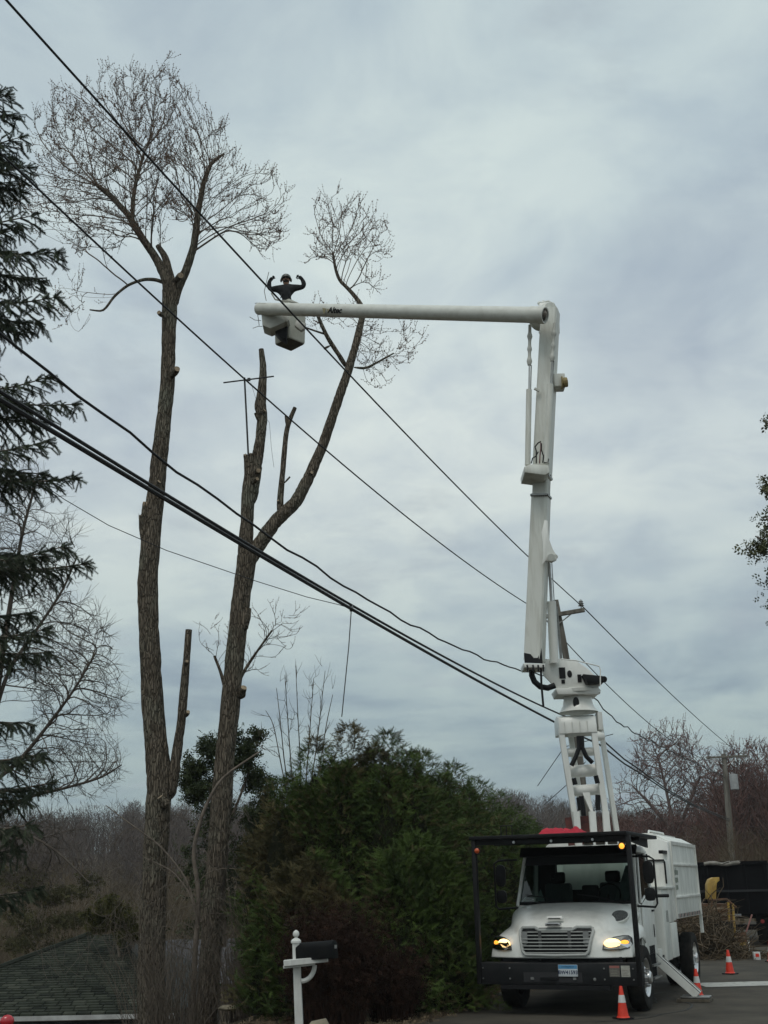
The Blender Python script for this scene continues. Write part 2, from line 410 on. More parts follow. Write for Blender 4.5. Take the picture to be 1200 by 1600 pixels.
def branch_mesh(nodes, parents, r, kids, mb, skip=(), rmax=1e9):
    # follow chains so tubes are continuous
    ch = [[] for _ in nodes]
    for i, p in enumerate(parents):
        if p >= 0: ch[p].append(i)
    starts = [(p, i) for i, p in enumerate(parents) if p >= 0 and (parents[p] < 0 or i != max(ch[p], key=lambda k: r[k]))]
    for p, i in starts:
        if i in skip: continue
        pts = [nodes[p]]; rr = [min(r[i], r[p])]
        while True:
            pts.append(nodes[i]); rr.append(min(r[i], rmax))
            if not ch[i]: break
            j = max(ch[i], key=lambda k: r[k])
            if j in skip: break
            i = j
        m = max(rr); mb.tube(pts, rr, 7 if m > .04 else (5 if m > .015 else 3), caps=False)
def spray(n0, d, L, r, budsz, tw, bd, curve=.5, up=.6, nb=5):
    """one fine twig with buds clustered along it"""
    p = Vector(n0); d = Vector(d).normalized(); pts = [p.copy()]; k = 4
    for i in range(k):
        d = (d+Vector((random.gauss(0, .16), random.gauss(0, .16), up*.25+random.gauss(0, .1)))).normalized()
        p = p+d*L/k; pts.append(p.copy())
    tw.tube(pts, [r*(1-.5*i/k) for i in range(k+1)], 3, caps=False)
    if budsz:
        for i in range(nb):
            t = (i+.7)/nb*k; a = min(int(t), k-1); q = pts[a].lerp(pts[a+1], t-a)
            s = budsz*random.uniform(.6, 1.3); o = Vector((random.gauss(0, .5), random.gauss(0, .5), random.gauss(0, .5)))*s
            q = q+o; e = Vector((random.gauss(0, 1), random.gauss(0, 1), random.gauss(0, 1))).normalized()*s
            f = e.orthogonal().normalized()*s*.6; g_ = e.cross(f).normalized()*s*.6
            bd.add([q+e, q-e, q+f, q-f, q+g_, q-g_], [(0, 2, 4), (0, 4, 3), (0, 3, 5), (0, 5, 2), (1, 4, 2), (1, 3, 4), (1, 5, 3), (1, 2, 5)])
    return pts
def limb(poly, Ys, rpx, n=14, rough=.06, sub=4):
    """polyline in picture pixels with a distance at each vertex -> lumpy world tube (returns pts, radii)"""
    P = []; Rr = []
    if not hasattr(Ys, '__len__'): Ys = [Ys]*len(poly)
    for i in range(len(poly)-1):
        for k in range(sub):
            t = k/sub; x = poly[i][0]*(1-t)+poly[i+1][0]*t; y = poly[i][1]*(1-t)+poly[i+1][1]*t; Y = Ys[i]*(1-t)+Ys[i+1]*t
            P.append(at(x, y, Y)); Rr.append((rpx[i]*(1-t)+rpx[i+1]*t)*mpp(x, y, Y))
    P.append(at(*poly[-1], Ys[-1])); Rr.append(rpx[-1]*mpp(*poly[-1], Ys[-1]))
    for it in range(2):                                   # soften the joints
        P = [P[0]]+[(P[i-1]+P[i]*2+P[i+1])/4 for i in range(1, len(P)-1)]+[P[-1]]
    return P, Rr
def lumpy_tube(mb, P, Rr, n=14, amp=.10, freq=3.2, caps=True, jag=0., mi=0, capmi=None):
    o = len(mb.v); f0 = len(mb.f); mb.tube(P, Rr, n, caps, mi)
    if capmi is not None and caps: mb.m[-1] = capmi
    for i in range(len(P)):
        c = P[i]
        for j in range(n):
            v = Vector(mb.v[o+i*n+j]); q = v*freq; q.z *= .35
            k = 1+amp*mnoise.noise(q)+amp*.6*mnoise.noise(v*freq*3)
            ridge = abs(mnoise.noise(Vector((v.x*17, v.y*17, v.z*1.7))))
            k += .02-.16*max(0, .22-ridge)/.22*min(1, Rr[i]/.12)
            k += .10*max(0, mnoise.noise(Vector((c.x*2, c.y*2+9, c.z*1.1+j//6)))-.35)
            w = c+(v-c)*k
            if jag and i >= len(P)-2: w.z += jag*random.uniform(-1, 1)*(1 if i == len(P)-1 else .5)
            mb.v[o+i*n+j] = tuple(w)
def knot(mb, p, r, d):
    d = Vector(d).normalized(); mb.tube([p, p+d*r*1.5, p+d*r*2.6], [r*1.3, r, r*.75], 8, True)
def att_ellipses(ells, n, Y0, dYscale=.8):
    A = []; areas = [e[2]*e[3]*math.sqrt(e[2]) for e in ells]; tot = sum(areas)
    for e, ar in zip(ells, areas):
        for _ in range(int(n*ar/tot)):
            while True:
                u, v, w = random.uniform(-1, 1), random.uniform(-1, 1), random.uniform(-1, 1)
                q = u*u+v*v+w*w
                if q < 1 and q > random.random()*.55: break
            m = mpp(e[0], e[1], Y0); Y = Y0+w*e[2]*m*dYscale
            q_ = at(e[0]+u*e[2], e[1]+v*e[3], Y)
            if mnoise.noise(q_*(28/Y0)+Vector((5, 5, 5))) > -.16 or random.random() < .1: A.append(q_)
    return A

def tree_from_limbs(root, limbs, ells, natt, Y0, step, kill, infl, seeds, tip, up, twL, bud, budm, twm, nb=5, dY=.8, twn=3, budkind=True, tipup=.6, trunk_n=44, amp=.09, maxr=.05, barkm=None, centre=None, fan=0.):
    """limbs: list of (poly, Ys, rpx, open_top_cut)."""
    tb = MB()
    nodes = []; par = []; skip = set(); fixed = {}
    for li, (poly, Ys, rp, cut, seed) in enumerate(limbs):
        P, Rr = limb(poly, Ys, rp, sub=10 if max(rp) > 8 else 4)
        if li and Rr[0] > .03: Rr[0] *= .35; Rr[1] *= .7; Rr[2] *= .9
        lumpy_tube(tb, P, Rr, (trunk_n if li == 0 else (26 if max(rp) > 8 else (14 if max(rp) > 5 else 7))), amp, capmi=1 if cut else None, caps=True, jag=.10 if cut == 2 else 0)
        if seed is not None:
            b = len(nodes); s0 = int(seed*(len(P)-1))
            for k, i in enumerate(range(s0, len(P))):
                nodes.append(P[i]); par.append(b+k-1 if k else -1); fixed[b+k] = Rr[i]
                if k: skip.add(b+k)
    att = att_ellipses(ells, natt, Y0, dY)
    nseed = len(nodes)
    nodes, par = colonize(nodes, par, att, step, kill, infl, up, centre=centre, fan=fan)
    r, kids = radii(nodes, par, tip, fixed=None)
    r = [min(x, maxr) for x in r]
    for i in range(nseed): r[i] = min(maxr, max(r[i], tip))
    cb = MB(); bm_ = MB()
    branch_mesh(nodes, par, r, kids, cb, skip)
    for i in range(nseed, len(nodes)):
        d = nodes[i]-nodes[par[i]]
        if kids[i] == 0:
            for k in range(twn):
                dd = d.normalized()+Vector((random.gauss(0, .45), random.gauss(0, .45), random.gauss(0, .45)+.15))
                spray(nodes[i], dd, twL*random.uniform(.5, 1.2), tip*.9, bud, cb, bm_, up=tipup, nb=nb)
        elif r[i] < tip*2.6 and random.random() < .35:
            dd = d.normalized()*.4+Vector((random.gauss(0, .6), random.gauss(0, .6), random.gauss(0, .5)+.3))
            spray(nodes[i], dd, twL*random.uniform(.35, .8), tip*.8, bud, cb, bm_, up=tipup, nb=max(2, nb-2))
    tb.build('trunk', [barkm or BARK, CUT], root, smooth=True, world=True)
    cb.build('crown', twm, root, world=True, kind='stuff')
    if bud: bm_.build('buds', budm, root, world=True, kind='stuff')
    return nodes

TREEY = 25.0
# -- the tall maple on the left
b = at(235, 1640, TREEY)
t1 = thing('maple_tree', 'tall bare budding maple with tallest rounded crown and broken stub halfway up its trunk', 'tree', (b.x, b.y, ground(b.x, b.y)))
limbs1 = [
 ([(236, 1760), (236, 1600), (238, 1450), (243, 1330), (250, 1225), (240, 1120), (233, 1000), (231, 900), (240, 800), (252, 690), (262, 600), (264, 520), (266, 455)], TREEY, [26, 22, 20.5, 18.5, 19.5, 16.5, 15.5, 15.3, 14, 12, 11, 11, 12], 0, None),
 ([(262, 1250), (272, 1205), (283, 1130), (289, 1060), (295, 984)], [25, 25, 24.9, 24.8, 24.8], [11, 9, 7, 6, 5], 1, None),
 ([(234, 910), (232, 850), (229, 815), (227, 790)], [25, 24.97, 24.95, 24.9], [12, 11.5, 9, 5], 2, None),
 ([(224, 850), (221, 815), (219, 806)], [24.9, 24.85, 24.85], [6, 4, 2.5], 2, None),
 ([(265, 480), (262, 440), (245, 405), (222, 372), (200, 335), (172, 305), (150, 288)], [25, 25, 25, 24.9, 24.8, 24.7, 24.6], [9.5, 8.5, 6.5, 5.6, 5, 4.2, 3.2], 0, .35),
 ([(268, 480), (276, 450), (290, 425), (303, 385), (310, 330), (318, 285), (330, 255), (350, 240)], [25, 25, 25, 25.1, 25.2, 25.3, 25.4, 25.5], [9, 8.5, 6.5, 5.6, 4.6, 4, 2.8, 1.6], 0, .35),
 ([(268, 470), (268, 440), (258, 400), (247, 385)], [25.1, 25.1, 25.2, 25.4], [7, 7, 5.5, 4], 0, .5),
 ([(208, 360), (207, 320), (212, 285), (225, 240)], [24.9, 25, 25.1, 25.2], [4.2, 3.4, 2.8, 2], 0, .2),
 ([(262, 445), (245, 437), (225, 436), (200, 445), (178, 463), (162, 487), (140, 484)], [25, 25, 24.9, 24.7, 24.6, 24.5, 24.4], [3.2, 2.9, 2.6, 2.3, 2.1, 1.9, 1.1], 0, .5),
 ([(274, 440), (282, 430)], [24.9, 24.5], [6, 4.5], 1, None),
 ([(255, 495), (248, 488)], [24.8, 24.6], [5, 3.5], 1, None),
 ([(268, 590), (277, 576)], [24.9, 24.6], [7, 5], 1, None),
 ([(290, 1120), (294, 1112)], [24.8, 24.6], [4.5, 3], 1, None), ([(289, 1040), (292, 1033)], [24.8, 24.55], [4, 2.6], 1, None), ([(262, 1262), (250, 1245)], [24.8, 24.7], [9, 5], 1, None), ([(243, 760), (249, 752)], [24.9, 24.8], [5, 3], 1, None),
]
ell1 = [(200, 255, 140, 125), (150, 215, 85, 85), (250, 200, 75, 95), (375, 330, 72, 72), (340, 290, 50, 45), (95, 320, 65, 65), (260, 360, 95, 35), (118, 470, 30, 38), (165, 385, 70, 25), (420, 350, 35, 22), (225, 155, 60, 40), (80, 235, 48, 60), (70, 305, 42, 42), (260, 130, 25, 32), (110, 170, 30, 30), (330, 210, 22, 28), (175, 130, 22, 28)]
tree_from_limbs(t1, limbs1, ell1, 3500, TREEY, .13, .175, 2.4, None, .0048, .14, .42, .020, BUD, TWIG, nb=6, dY=.75, twn=2, tipup=1.0, centre=at(262, 440, 25), fan=.55)
# -- the topped maple with the swept limb
b = at(322, 1640, TREEY)
t2 = thing('maple_tree', 'topped maple with dead stubs and one long limb sweeping right toward the bucket', 'tree', (b.x, b.y, ground(b.x, b.y)))
limbs2 = [
 ([(318, 1760), (322, 1600), (330, 1470), (340, 1340), (350, 1200), (362, 1080), (374, 960), (386, 870)], TREEY, [18, 16.5, 16, 16.5, 15.3, 14.6, 14.5, 15], 0, None),
 ([(380, 905), (384, 850), (388, 770), (391, 740), (388, 709)], 25.0, [12, 11, 10, 9, 7.5], 2, None),
 ([(392, 790), (400, 735), (406, 690), (410, 655), (407, 635), (411, 590), (411, 570), (408, 546)], [25.05]*8, [9, 9, 8.5, 8, 9, 6, 5, 4.2], 1, None),
 ([(384, 885), (402, 855), (430, 815), (462, 785), (483, 745), (503, 700), (520, 650), (535, 605), (547, 570), (558, 530), (567, 492), (573, 478)], [25, 25, 25.1, 25.2, 25.3, 25.4, 25.5, 25.6, 25.7, 25.8, 25.9, 25.9], [12, 11.5, 10.5, 10, 9, 8, 7.5, 7, 6.5, 5.5, 4.5, 4], 0, .6),
 ([(437, 812), (438, 780), (441, 745), (444, 710), (447, 675), (453, 655), (461, 637)], 25.2, [6, 5, 4.5, 4.5, 4, 3.6, 3], 1, None),
 ([(449, 668), (447, 650)], 25.2, [3.2, 2.4], 1, None),
 ([(444, 755), (453, 745)], 25.2, [2, 1.4], 1, None),
 ([(572, 490), (560, 470), (545, 452), (530, 438), (524, 420), (520, 395)], [25.9, 25.9, 26, 26, 26, 26], [4.2, 3.6, 3.2, 2.8, 2.4, 1.8], 0, .4),
 ([(542, 575), (530, 555), (512, 528), (500, 502), (494, 485)], [25.7, 25.6, 25.5, 25.4, 25.3], [4.8, 3.8, 3.4, 3, 2.6], 0, .9),
 ([(516, 540), (506, 545)], 25.5, [2.2, 1.6], 1, None),
 ([(508, 522), (495, 518), (478, 512)], 25.5, [1.8, 1.5, 1.2], 0, .5),
 ([(553, 574), (572, 576), (595, 563), (615, 552)], [25.7, 25.7, 25.8, 25.9], [2.4, 2, 1.6, 1.3], 0, .3),
 ([(404, 650), (414, 641)], [25, 24.9], [4, 2.6], 1, None), ([(401, 740), (404, 735)], [25, 24.7], [5, 3.6], 1, None), ([(408, 665), (399, 645)], [25, 24.9], [4, 2.4], 1, None), ([(395, 755), (402, 748)], [24.9, 24.7], [5, 3], 1, None), ([(483, 745), (487, 738)], [25.3, 25.1], [4, 2.6], 1, None), ([(374, 1090), (381, 1074)], [25, 24.8], [9, 5], 1, None), ([(437, 790), (434, 782)], [25.2, 25.1], [3, 1.8], 1, None),
 ([(378, 985), (384, 965), (388, 950)], [24.95, 24.9, 24.9], [9, 8, 5], 0, None),
]
ell2 = [(545, 365, 58, 48), (510, 345, 28, 40), (540, 400, 58, 22), (600, 545, 55, 30), (640, 530, 18, 20), (575, 440, 25, 20), (525, 495, 35, 22), (590, 590, 25, 14), (560, 520, 20, 30)]
tree_from_limbs(t2, limbs2, ell2, 1000, 26.0, .13, .18, 1.9, None, .0048, .10, .38, .020, BUD, TWIG, nb=6, dY=.8, twn=2, tipup=.9, centre=at(545, 520, 26), fan=.45)
# -- budding young tree behind the second trunk
b = at(356, 1300, 27)
t3 = thing('young_maple_tree', 'slender budding tree fanning out behind the topped maple trunk', 'tree', (b.x, b.y, ground(b.x, b.y)))
tree_from_limbs(t3, [([(352, 1300), (352, 1150), (356, 1090), (345, 1050), (335, 1025)], 27, [5, 4.5, 4, 2.5, 2], 0, .5), ([(356, 1100), (380, 1050), (400, 1020), (425, 985)], 27, [3.5, 2.8, 2, 1.5], 0, .3)],
    [(335, 1000, 35, 38), (430, 985, 45, 42), (395, 1030, 35, 35), (455, 965, 25, 20)], 420, 27, .14, .24, 1.6, None, .006, .05, .30, .014, BUD, TWIG_L, nb=5, twn=2, maxr=.03)
# -- bare sapling above the hedge
b = at(470, 1250, 27)
t4 = thing('sapling', 'thin bare multi-stemmed sapling poking up above left end of evergreen hedge', 'tree', (b.x, b.y, ground(b.x, b.y)))
st = []
for x0, x1, y1 in ((445, 432, 1075), (455, 445, 1055), (470, 462, 1040), (480, 490, 1060), (490, 508, 1048), (500, 520, 1085), (440, 415, 1110)):
    st.append(([(468, 1330), (x0, 1200), ((x0+x1)/2, 1130), (x1, y1)], 27, [1.3, .9, .7, .4], 0, .3))
tree_from_limbs(t4, st, [(465, 1110, 50, 65), (500, 1080, 28, 40), (420, 1110, 22, 30), (465, 1170, 60, 50)], 520, 27, .15, .24, 1.6, None, .006, .05, .35, 0, BUD, TWIG_L, twn=2, maxr=.02)
# -- fine spreading bare tree on the far left
b = at(-10, 1360, 34)
t5 = thing('oak_tree', 'fine-twigged bare tree fanning up behind the spruce at left edge', 'tree', (b.x, b.y, ground(b.x, b.y)))
l5 = [([(-30, 1500), (-25, 1330), (-15, 1200), (-5, 1080), (15, 950), (35, 830), (60, 740)], [34]*7, [9, 8, 7, 5, 3.6, 2.5, 1.5], 0, .25),
      ([(-20, 1230), (30, 1190), (70, 1140), (115, 1080), (150, 1020)], [34, 33.8, 33.6, 33.4, 33.2], [4, 3.2, 2.6, 2, 1.2], 0, .2),
      ([(-22, 1290), (40, 1245), (100, 1232), (160, 1215), (190, 1195)], [34, 33.6, 33.4, 33.2, 33], [3.4, 2.8, 2.2, 1.6, 1], 0, .2),
      ([(-10, 1130), (10, 1050), (60, 980), (100, 920), (120, 870)], [34, 34.2, 34.4, 34.6, 34.8], [3.4, 3, 2.4, 1.8, 1.2], 0, .2),
      ([(-25, 1340), (40, 1300), (90, 1330), (140, 1380)], [34, 33, 32.6, 32.4], [3, 2.2, 1.6, 1], 0, .3)]
tree_from_limbs(t5, l5, [(50, 860, 75, 120), (80, 1010, 95, 90), (120, 1080, 75, 85), (100, 1190, 95, 60), (150, 1180, 50, 35), (10, 760, 60, 70), (60, 1330, 90, 60)], 8500, 34, .16, .17, 2.6, None, .007, .02, .5, 0, BUD, TWIG_D, twn=3, dY=.9, tipup=.15, maxr=.07, barkm=TWIG_D)

# ------------------------------------------------------------------ leafy masses (numpy)
def rot_basis(d, twist):
    d = d/np.linalg.norm(d, axis=1, keepdims=True)
    up = np.tile([0, 0, 1.], (len(d), 1)); u = np.cross(d, up); bad = np.linalg.norm(u, axis=1) < .05; u[bad] = [1, 0, 0]
    u /= np.linalg.norm(u, axis=1, keepdims=True); w = np.cross(d, u)
    c, s = np.cos(twist)[:, None], np.sin(twist)[:, None]
    return d, u*c+w*s, -u*s+w*c
# one spray: leaflets (triangles) in (along, side, lift)
def spray_proto(kind):
    T = []
    if kind == 'arbor':
        for i in range(5):
            a = .10+.17*i; l = .30*(1-.12*i)
            for sd in (-1, 1):
                T.append([(a-.04, 0, 0), (a+.07, 0, .01), (a+.18, sd*l*.75, .03*(i % 2))])
        T.append([(0, -.02, 0), (0, .02, 0), (1.05, 0, .02)])
    elif kind == 'needle':
        for i in range(9):
            a = i/9
            for sd, lf in ((-1, .25), (1, .25), (.55, -.7), (-.55, -.7)):
                T.append([(a-.05, 0, 0), (a+.05, 0, 0), (a+.16, sd*.17, lf*.17)])
        T.append([(0, -.025, 0), (0, .025, 0), (1, 0, 0)])
    elif kind == 'leaf':
        for i, (a, sd) in enumerate([(.2, 1), (.4, -1), (.6, 1), (.8, -1), (1., .2)]):
            T.append([(a, 0, 0), (a+.22, sd*.10, .05), (a+.25, sd*.38, 0)]); T.append([(a, 0, 0), (a+.25, sd*.38, 0), (a+.02, sd*.26, -.05)])
    return np.array(T, float)
def sprays(proto, P, D, S, twist):
    d, u, w = rot_basis(D, twist)
    T = proto.reshape(-1, 3); n = len(P)
    V = P[:, None, :]+S[:, None, None]*(T[None, :, 0:1]*d[:, None, :]+T[None, :, 1:2]*u[:, None, :]+T[None, :, 2:3]*w[:, None, :])
    V = V.reshape(-1, 3); Fa = np.arange(len(V)).reshape(-1, 3); return V, Fa
PR_A, PR_N, PR_L = spray_proto('arbor'), spray_proto('needle'), spray_proto('leaf')
def arbor(cx, cy, z0, h, r, n, label, size=.24, brown=.1):
    n = int(n*1.9); size *= .68
    root = thing('arborvitae', label, 'tree', (cx, cy, z0), 0, 'arborvitaes in the tall hedge')
    # several upright plumes give the outline its points and hollows
    k = 9; pl = []
    for i in range(k):
        a = 2*PI*i/k+random.uniform(-.3, .3); q = r*random.uniform(.25, .6)
        pl.append((q*math.cos(a), q*math.sin(a), h*random.uniform(.70, .93), r*random.uniform(.62, .82)))
    pl.append((0, 0, h, r*.78))
    Pv = []; Dv = []
    per = n//len(pl)
    for (x, y, hh, rr) in pl:
        t = rng.uniform(0, 1, per)**.8; a = rng.uniform(0, 2*PI, per)
        prof = rr*np.minimum(1, np.clip(1-t, 0, 1)**.38*1.15)*(.8+.2*np.sin(t*17+x*5))
        lump = 1+.22*np.sin(a*3+t*9+x*7)+.12*np.sin(a*7-t*23)
        q = prof*lump*rng.uniform(.55, 1.08, per)
        Pv.append(np.stack([x+q*np.cos(a), y+q*np.sin(a), t*hh], 1))
        Dv.append(np.stack([np.cos(a)*.8+rng.normal(0, .5, per), np.sin(a)*.8+rng.normal(0, .5, per), .35+rng.normal(0, .55, per)], 1))
    P = np.concatenate(Pv); D = np.concatenate(Dv); S = size*rng.uniform(.5, 1.35, len(P))
    V, Fa = sprays(PR_A, P, D, S, rng.uniform(0, 2*PI, len(P)))
    ncl = rng.random(len(P)) < brown*(.4+1.6*(np.sin(P[:, 0]*2.3+P[:, 2]*1.7+cx) > .2)); mi = np.repeat(ncl.astype(int), len(PR_A))
    from_arrays('foliage', V, Fa, [ARBOR, ARBOR_B], root, mi, kind='stuff')
    cb = MB()
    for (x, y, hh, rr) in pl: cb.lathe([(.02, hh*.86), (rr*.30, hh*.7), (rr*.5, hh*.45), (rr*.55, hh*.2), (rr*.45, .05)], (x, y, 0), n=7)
    cb.build('opaque_core', COREM, root)  # opaque dark core added for inner shade, stops light leaking through the foliage
    MB().tube([(0, 0, -.4), (0, 0, h*.6)], [.12, .05], 7).build('trunk', BARK, root, smooth=True)
    return root
hedge = [(428, 22.9, 1262, .72, 7500), (456, 23.6, 1205, .95, 10000), (492, 22.6, 1150, 1.2, 12000), (548, 22.4, 1128, 1.35, 15000), (610, 22.6, 1140, 1.4, 15000), (662, 24, 1168, 1.45, 14000), (714, 26, 1190, 1.45, 12000), (752, 28.5, 1212, 1.45, 9000),
         (785, 31.5, 1232, 1.45, 7000), (812, 35, 1258, 1.45, 6000), (836, 39, 1288, 1.4, 5000), (492, 20.6, 1330, 1.05, 12000), (655, 21.2, 1300, 1.25, 14000), (462, 20.8, 1380, .8, 8000)]
ordn = ['leftmost', 'second from the left', 'third from the left', 'fourth from the left and tallest', 'fifth from the left', 'sixth from the left', 'seventh from the left', 'eighth from the left', 'ninth from the left', 'tenth from the left', 'farthest and rightmost']
for i, (px, Y, py, r, n) in enumerate(hedge):
    c = at(px, 1400, Y); z0 = min(0, ground(c.x, c.y)); h = at(px, py+4, Y).z-z0
    lab = 'dense green arborvitae, %s in the back row of the hedge' % ordn[i] if i < 11 else ['shorter arborvitae bulging out in front of the hedge above the mailbox', 'shorter arborvitae bulging out in front of the hedge beside the truck', 'low arborvitae at the front left foot of the hedge'][i-11]
    arbor(c.x, c.y, z0, h, r, n, lab, .23 if i < 9 else .26, .55 if px < 560 else .12)
# dark bare shrub behind the mailbox
def shrub(px, pyb, Y, wpx, hpx, n, label, m, leafm=None, nl=0, name='shrub'):
    c = at(px, 1500, Y); z0 = ground(c.x, c.y); mm = mpp(px, 1500, Y); root = thing(name, label, 'shrub', (c.x, c.y, z0))
    sb = MB(); tips = []
    H_ = (at(px, pyb-hpx, Y).z-z0); W_ = wpx*mm/2
    for i in range(n):
        a = random.uniform(0, 2*PI); q = math.sqrt(random.random())*W_*.55; p = Vector((q*math.cos(a), q*math.sin(a), 0)); d = Vector((math.cos(a)*.25*q/W_, math.sin(a)*.25*q/W_, 1)); L = H_*random.uniform(.55, 1.05)*(1-.35*(q/(W_*.55))**2)
        pts = [p.copy()]
        for k in range(6):
            d = (d+Vector((random.gauss(0, .13), random.gauss(0, .13), -.02))).normalized(); p = p+d*L/6; pts.append(p.copy())
            if k > 1 and random.random() < .8:
                e = (d+Vector((random.gauss(0, .6), random.gauss(0, .6), .1))).normalized(); sb.tube([p, p+e*L*.13, p+e*L*.24+Vector((0, 0, .03))], [.004, .003, .0015], 3, False); tips.append(p+e*L*.2)
        sb.tube(pts, [.011, .009, .008, .006, .005, .004, .002], 3, False); tips += pts[3:]
    sb.build('stems', m, root, kind='stuff')
    if leafm:
        idx = rng.integers(0, len(tips), nl); T = np.array([tuple(t) for t in tips])[idx]+rng.normal(0, .09, (nl, 3)); D = rng.normal(0, 1, (nl, 3)); V, Fa = sprays(PR_L, T, D, rng.uniform(.05, .11, nl), rng.uniform(0, 6.3, nl))
        from_arrays('leaves', V, Fa, leafm, root, kind='stuff')
    return root
REDTW = mat('red_brown_twig', (.050, .026, .018), .9, (.022, .013, .010), 4, spec=.1)
DRYL = mat('dry_brown_leaf', (.040, .020, .013), .9, (.018, .010, .007), 3, spec=.1)
shrub(520, 1585, 19.0, 180, 170, 480, 'dense dark red-brown bare shrub right behind the mailbox', REDTW, DRYL, 9000)
shrub(610, 1585, 19.6, 120, 110, 200, 'low twiggy brown shrub at hedge foot, right of the large dark shrub', REDTW, DRYL, 2500)
shrub(285, 1585, 23.3, 150, 190, 130, 'tangled bare brush between the two big trunks', TWIG_L)
shrub(395, 1585, 21.5, 90, 150, 130, 'thin bare brush at right foot of the topped maple', TWIG_L)
shrub(255, 1600, 21.5, 170, 230, 60, 'fine bare brush in front of the base of the tall maple', TWIG_L)
shrub(375, 1600, 22.0, 110, 240, 70, 'fine bare brush in front of the base of the topped maple', TWIG_L)
shrub(180, 1500, 31, 110, 120, 160, 'pale thin brush rising behind the house roof', TWIG_L)

# crooked bare understory trees near the trunks
b = at(300, 1500, 23.6)
u1 = thing('understory_tree', 'small crooked bare tree with arching branches between the two big trunks', 'tree', (b.x, b.y, ground(b.x, b.y)))
tree_from_limbs(u1, [([(300, 1620), (305, 1480), (312, 1400), (300, 1330), (318, 1265), (345, 1215), (405, 1175)], 23.6, [5, 4.2, 3.6, 3.2, 2.6, 2, 1.2], 0, .2),
                     ([(306, 1420), (290, 1370), (250, 1320), (200, 1285), (165, 1258)], 23.6, [2.2, 1.8, 1.4, 1, .6], 0, .2),
                     ([(310, 1450), (300, 1400), (270, 1360), (225, 1340)], 23.5, [2, 1.6, 1.2, .7], 0, .3)],
    [(230, 1330, 80, 80), (300, 1400, 80, 100), (350, 1300, 50, 80), (330, 1480, 60, 70), (200, 1420, 60, 70)], 1000, 23.6, .15, .22, 1.4, None, .0045, .0, .3, 0, BUD, TWIG_L, twn=2, maxr=.03, tipup=.1, barkm=TWIG)

# broadleaf evergreen (holly) behind the trunks
def leafy(px_list, Y, label, name, leafm, nleaf, size, root_px, cat='tree', trunkpts=None):
    c = at(root_px[0], root_px[1], Y); z0 = ground(c.x, c.y)
    root = thing(name, label, cat, (c.x, c.y, z0)); P = []; tw = MB()
    for (x, y, rx, ry, k) in px_list:
        m = mpp(x, y, Y); cl = 7
        cen = rng.normal(0, .42, (cl, 3)).clip(-.8, .8)
        n = int(nleaf*k); idx = rng.integers(0, cl, n); q = cen[idx]+rng.normal(0, .22, (n, 3))
        base = np.array(at(x, y, Y)); P.append(base+np.stack([q[:, 0]*rx*m, q[:, 1]*rx*m, q[:, 2]*ry*m], 1))
        if trunkpts:
            for cc in cen: tw.tube([at(x, y+ry*.6, Y), Vector(base)+Vector((cc[0]*rx*m*.5, cc[1]*rx*m*.5, cc[2]*ry*m*.5)), Vector(base)+Vector((cc[0]*rx*m, cc[1]*rx*m, cc[2]*ry*m))], [.012, .008, .004], 4, False)
    P = np.concatenate(P)-np.array([c.x, c.y, z0]); n = len(P); V, Fa = sprays(PR_L, P, rng.normal(0, 1, (n, 3)), size*rng.uniform(.6, 1.4, n), rng.uniform(0, 6.3, n))
    from_arrays('leaves', V, Fa, leafm, root, kind='stuff')
    if trunkpts:
        for poly, rp in trunkpts:
            PP, RR = limb(poly, Y, rp); tw.tube(PP, RR, 7)
        tw.build('branches', TWIG, root, world=True)
    return root
leafy([(325, 1170, 22, 30, .8), (300, 1205, 26, 22, .8), (312, 1235, 35, 25, 1), (375, 1165, 30, 28, .9), (400, 1200, 28, 30, 1), (335, 1280, 40, 30, .8), (395, 1270, 40, 50, 1.4), (405, 1150, 12, 12, .3), (350, 1210, 20, 26, .6), (320, 1350, 50, 40, .9), (385, 1340, 45, 50, 1.2), (350, 1420, 60, 50, 1.1), (300, 1225, 22, 10, .4), (415, 1235, 26, 22, .6)], 28, 'dark green broadleaf evergreen showing on both sides of the topped maple trunk', 'holly_tree', HOLLY, 620, .14, (350, 1420),
      trunkpts=[([(350, 1480), (350, 1300), (355, 1210)], [4, 3, 2]), ([(350, 1320), (320, 1240), (300, 1200)], [2.5, 1.8, 1]), ([(352, 1300), (385, 1220), (404, 1150)], [2.5, 1.8, 1])])
YEL = mat('olive_green_foliage', (.075, .072, .018), .8, (.03, .034, .012), 4, spec=.15)
leafy([(165, 1420, 30, 22, 1), (195, 1440, 35, 25, 1), (150, 1440, 22, 16, .6), (205, 1470, 25, 22, .8)], 31.5, 'small yellow-olive evergreen beside the house roof peak', 'evergreen_shrub', YEL, 900, .10, (180, 1500), 'shrub', trunkpts=[([(190, 1520), (180, 1440)], [3, 1.5])])
leafy([(1188, 845, 26, 30, 1.3), (1205, 760, 16, 14, .5), (1204, 805, 20, 22, .6), (1198, 660, 7, 8, .12), (1240, 800, 40, 60, 1.6), (1235, 690, 30, 40, 1), (1260, 900, 60, 60, 2)], 13, 'leafy evergreen branches reaching in from right edge of the sky', 'evergreen_tree', LEAFR, 150, .085, (1420, 1500),
      trunkpts=[([(1440, 1700), (1430, 1300), (1400, 1050), (1330, 930), (1250, 870), (1180, 838)], [18, 14, 10, 6, 3, 1]), ([(1400, 1080), (1330, 850), (1270, 740), (1200, 665)], [9, 6, 3, 1]), ([(1300, 830), (1250, 790), (1188, 765)], [4, 2, .8]), ([(1230, 870), (1190, 865), (1165, 855)], [1.6, 1, .5])])

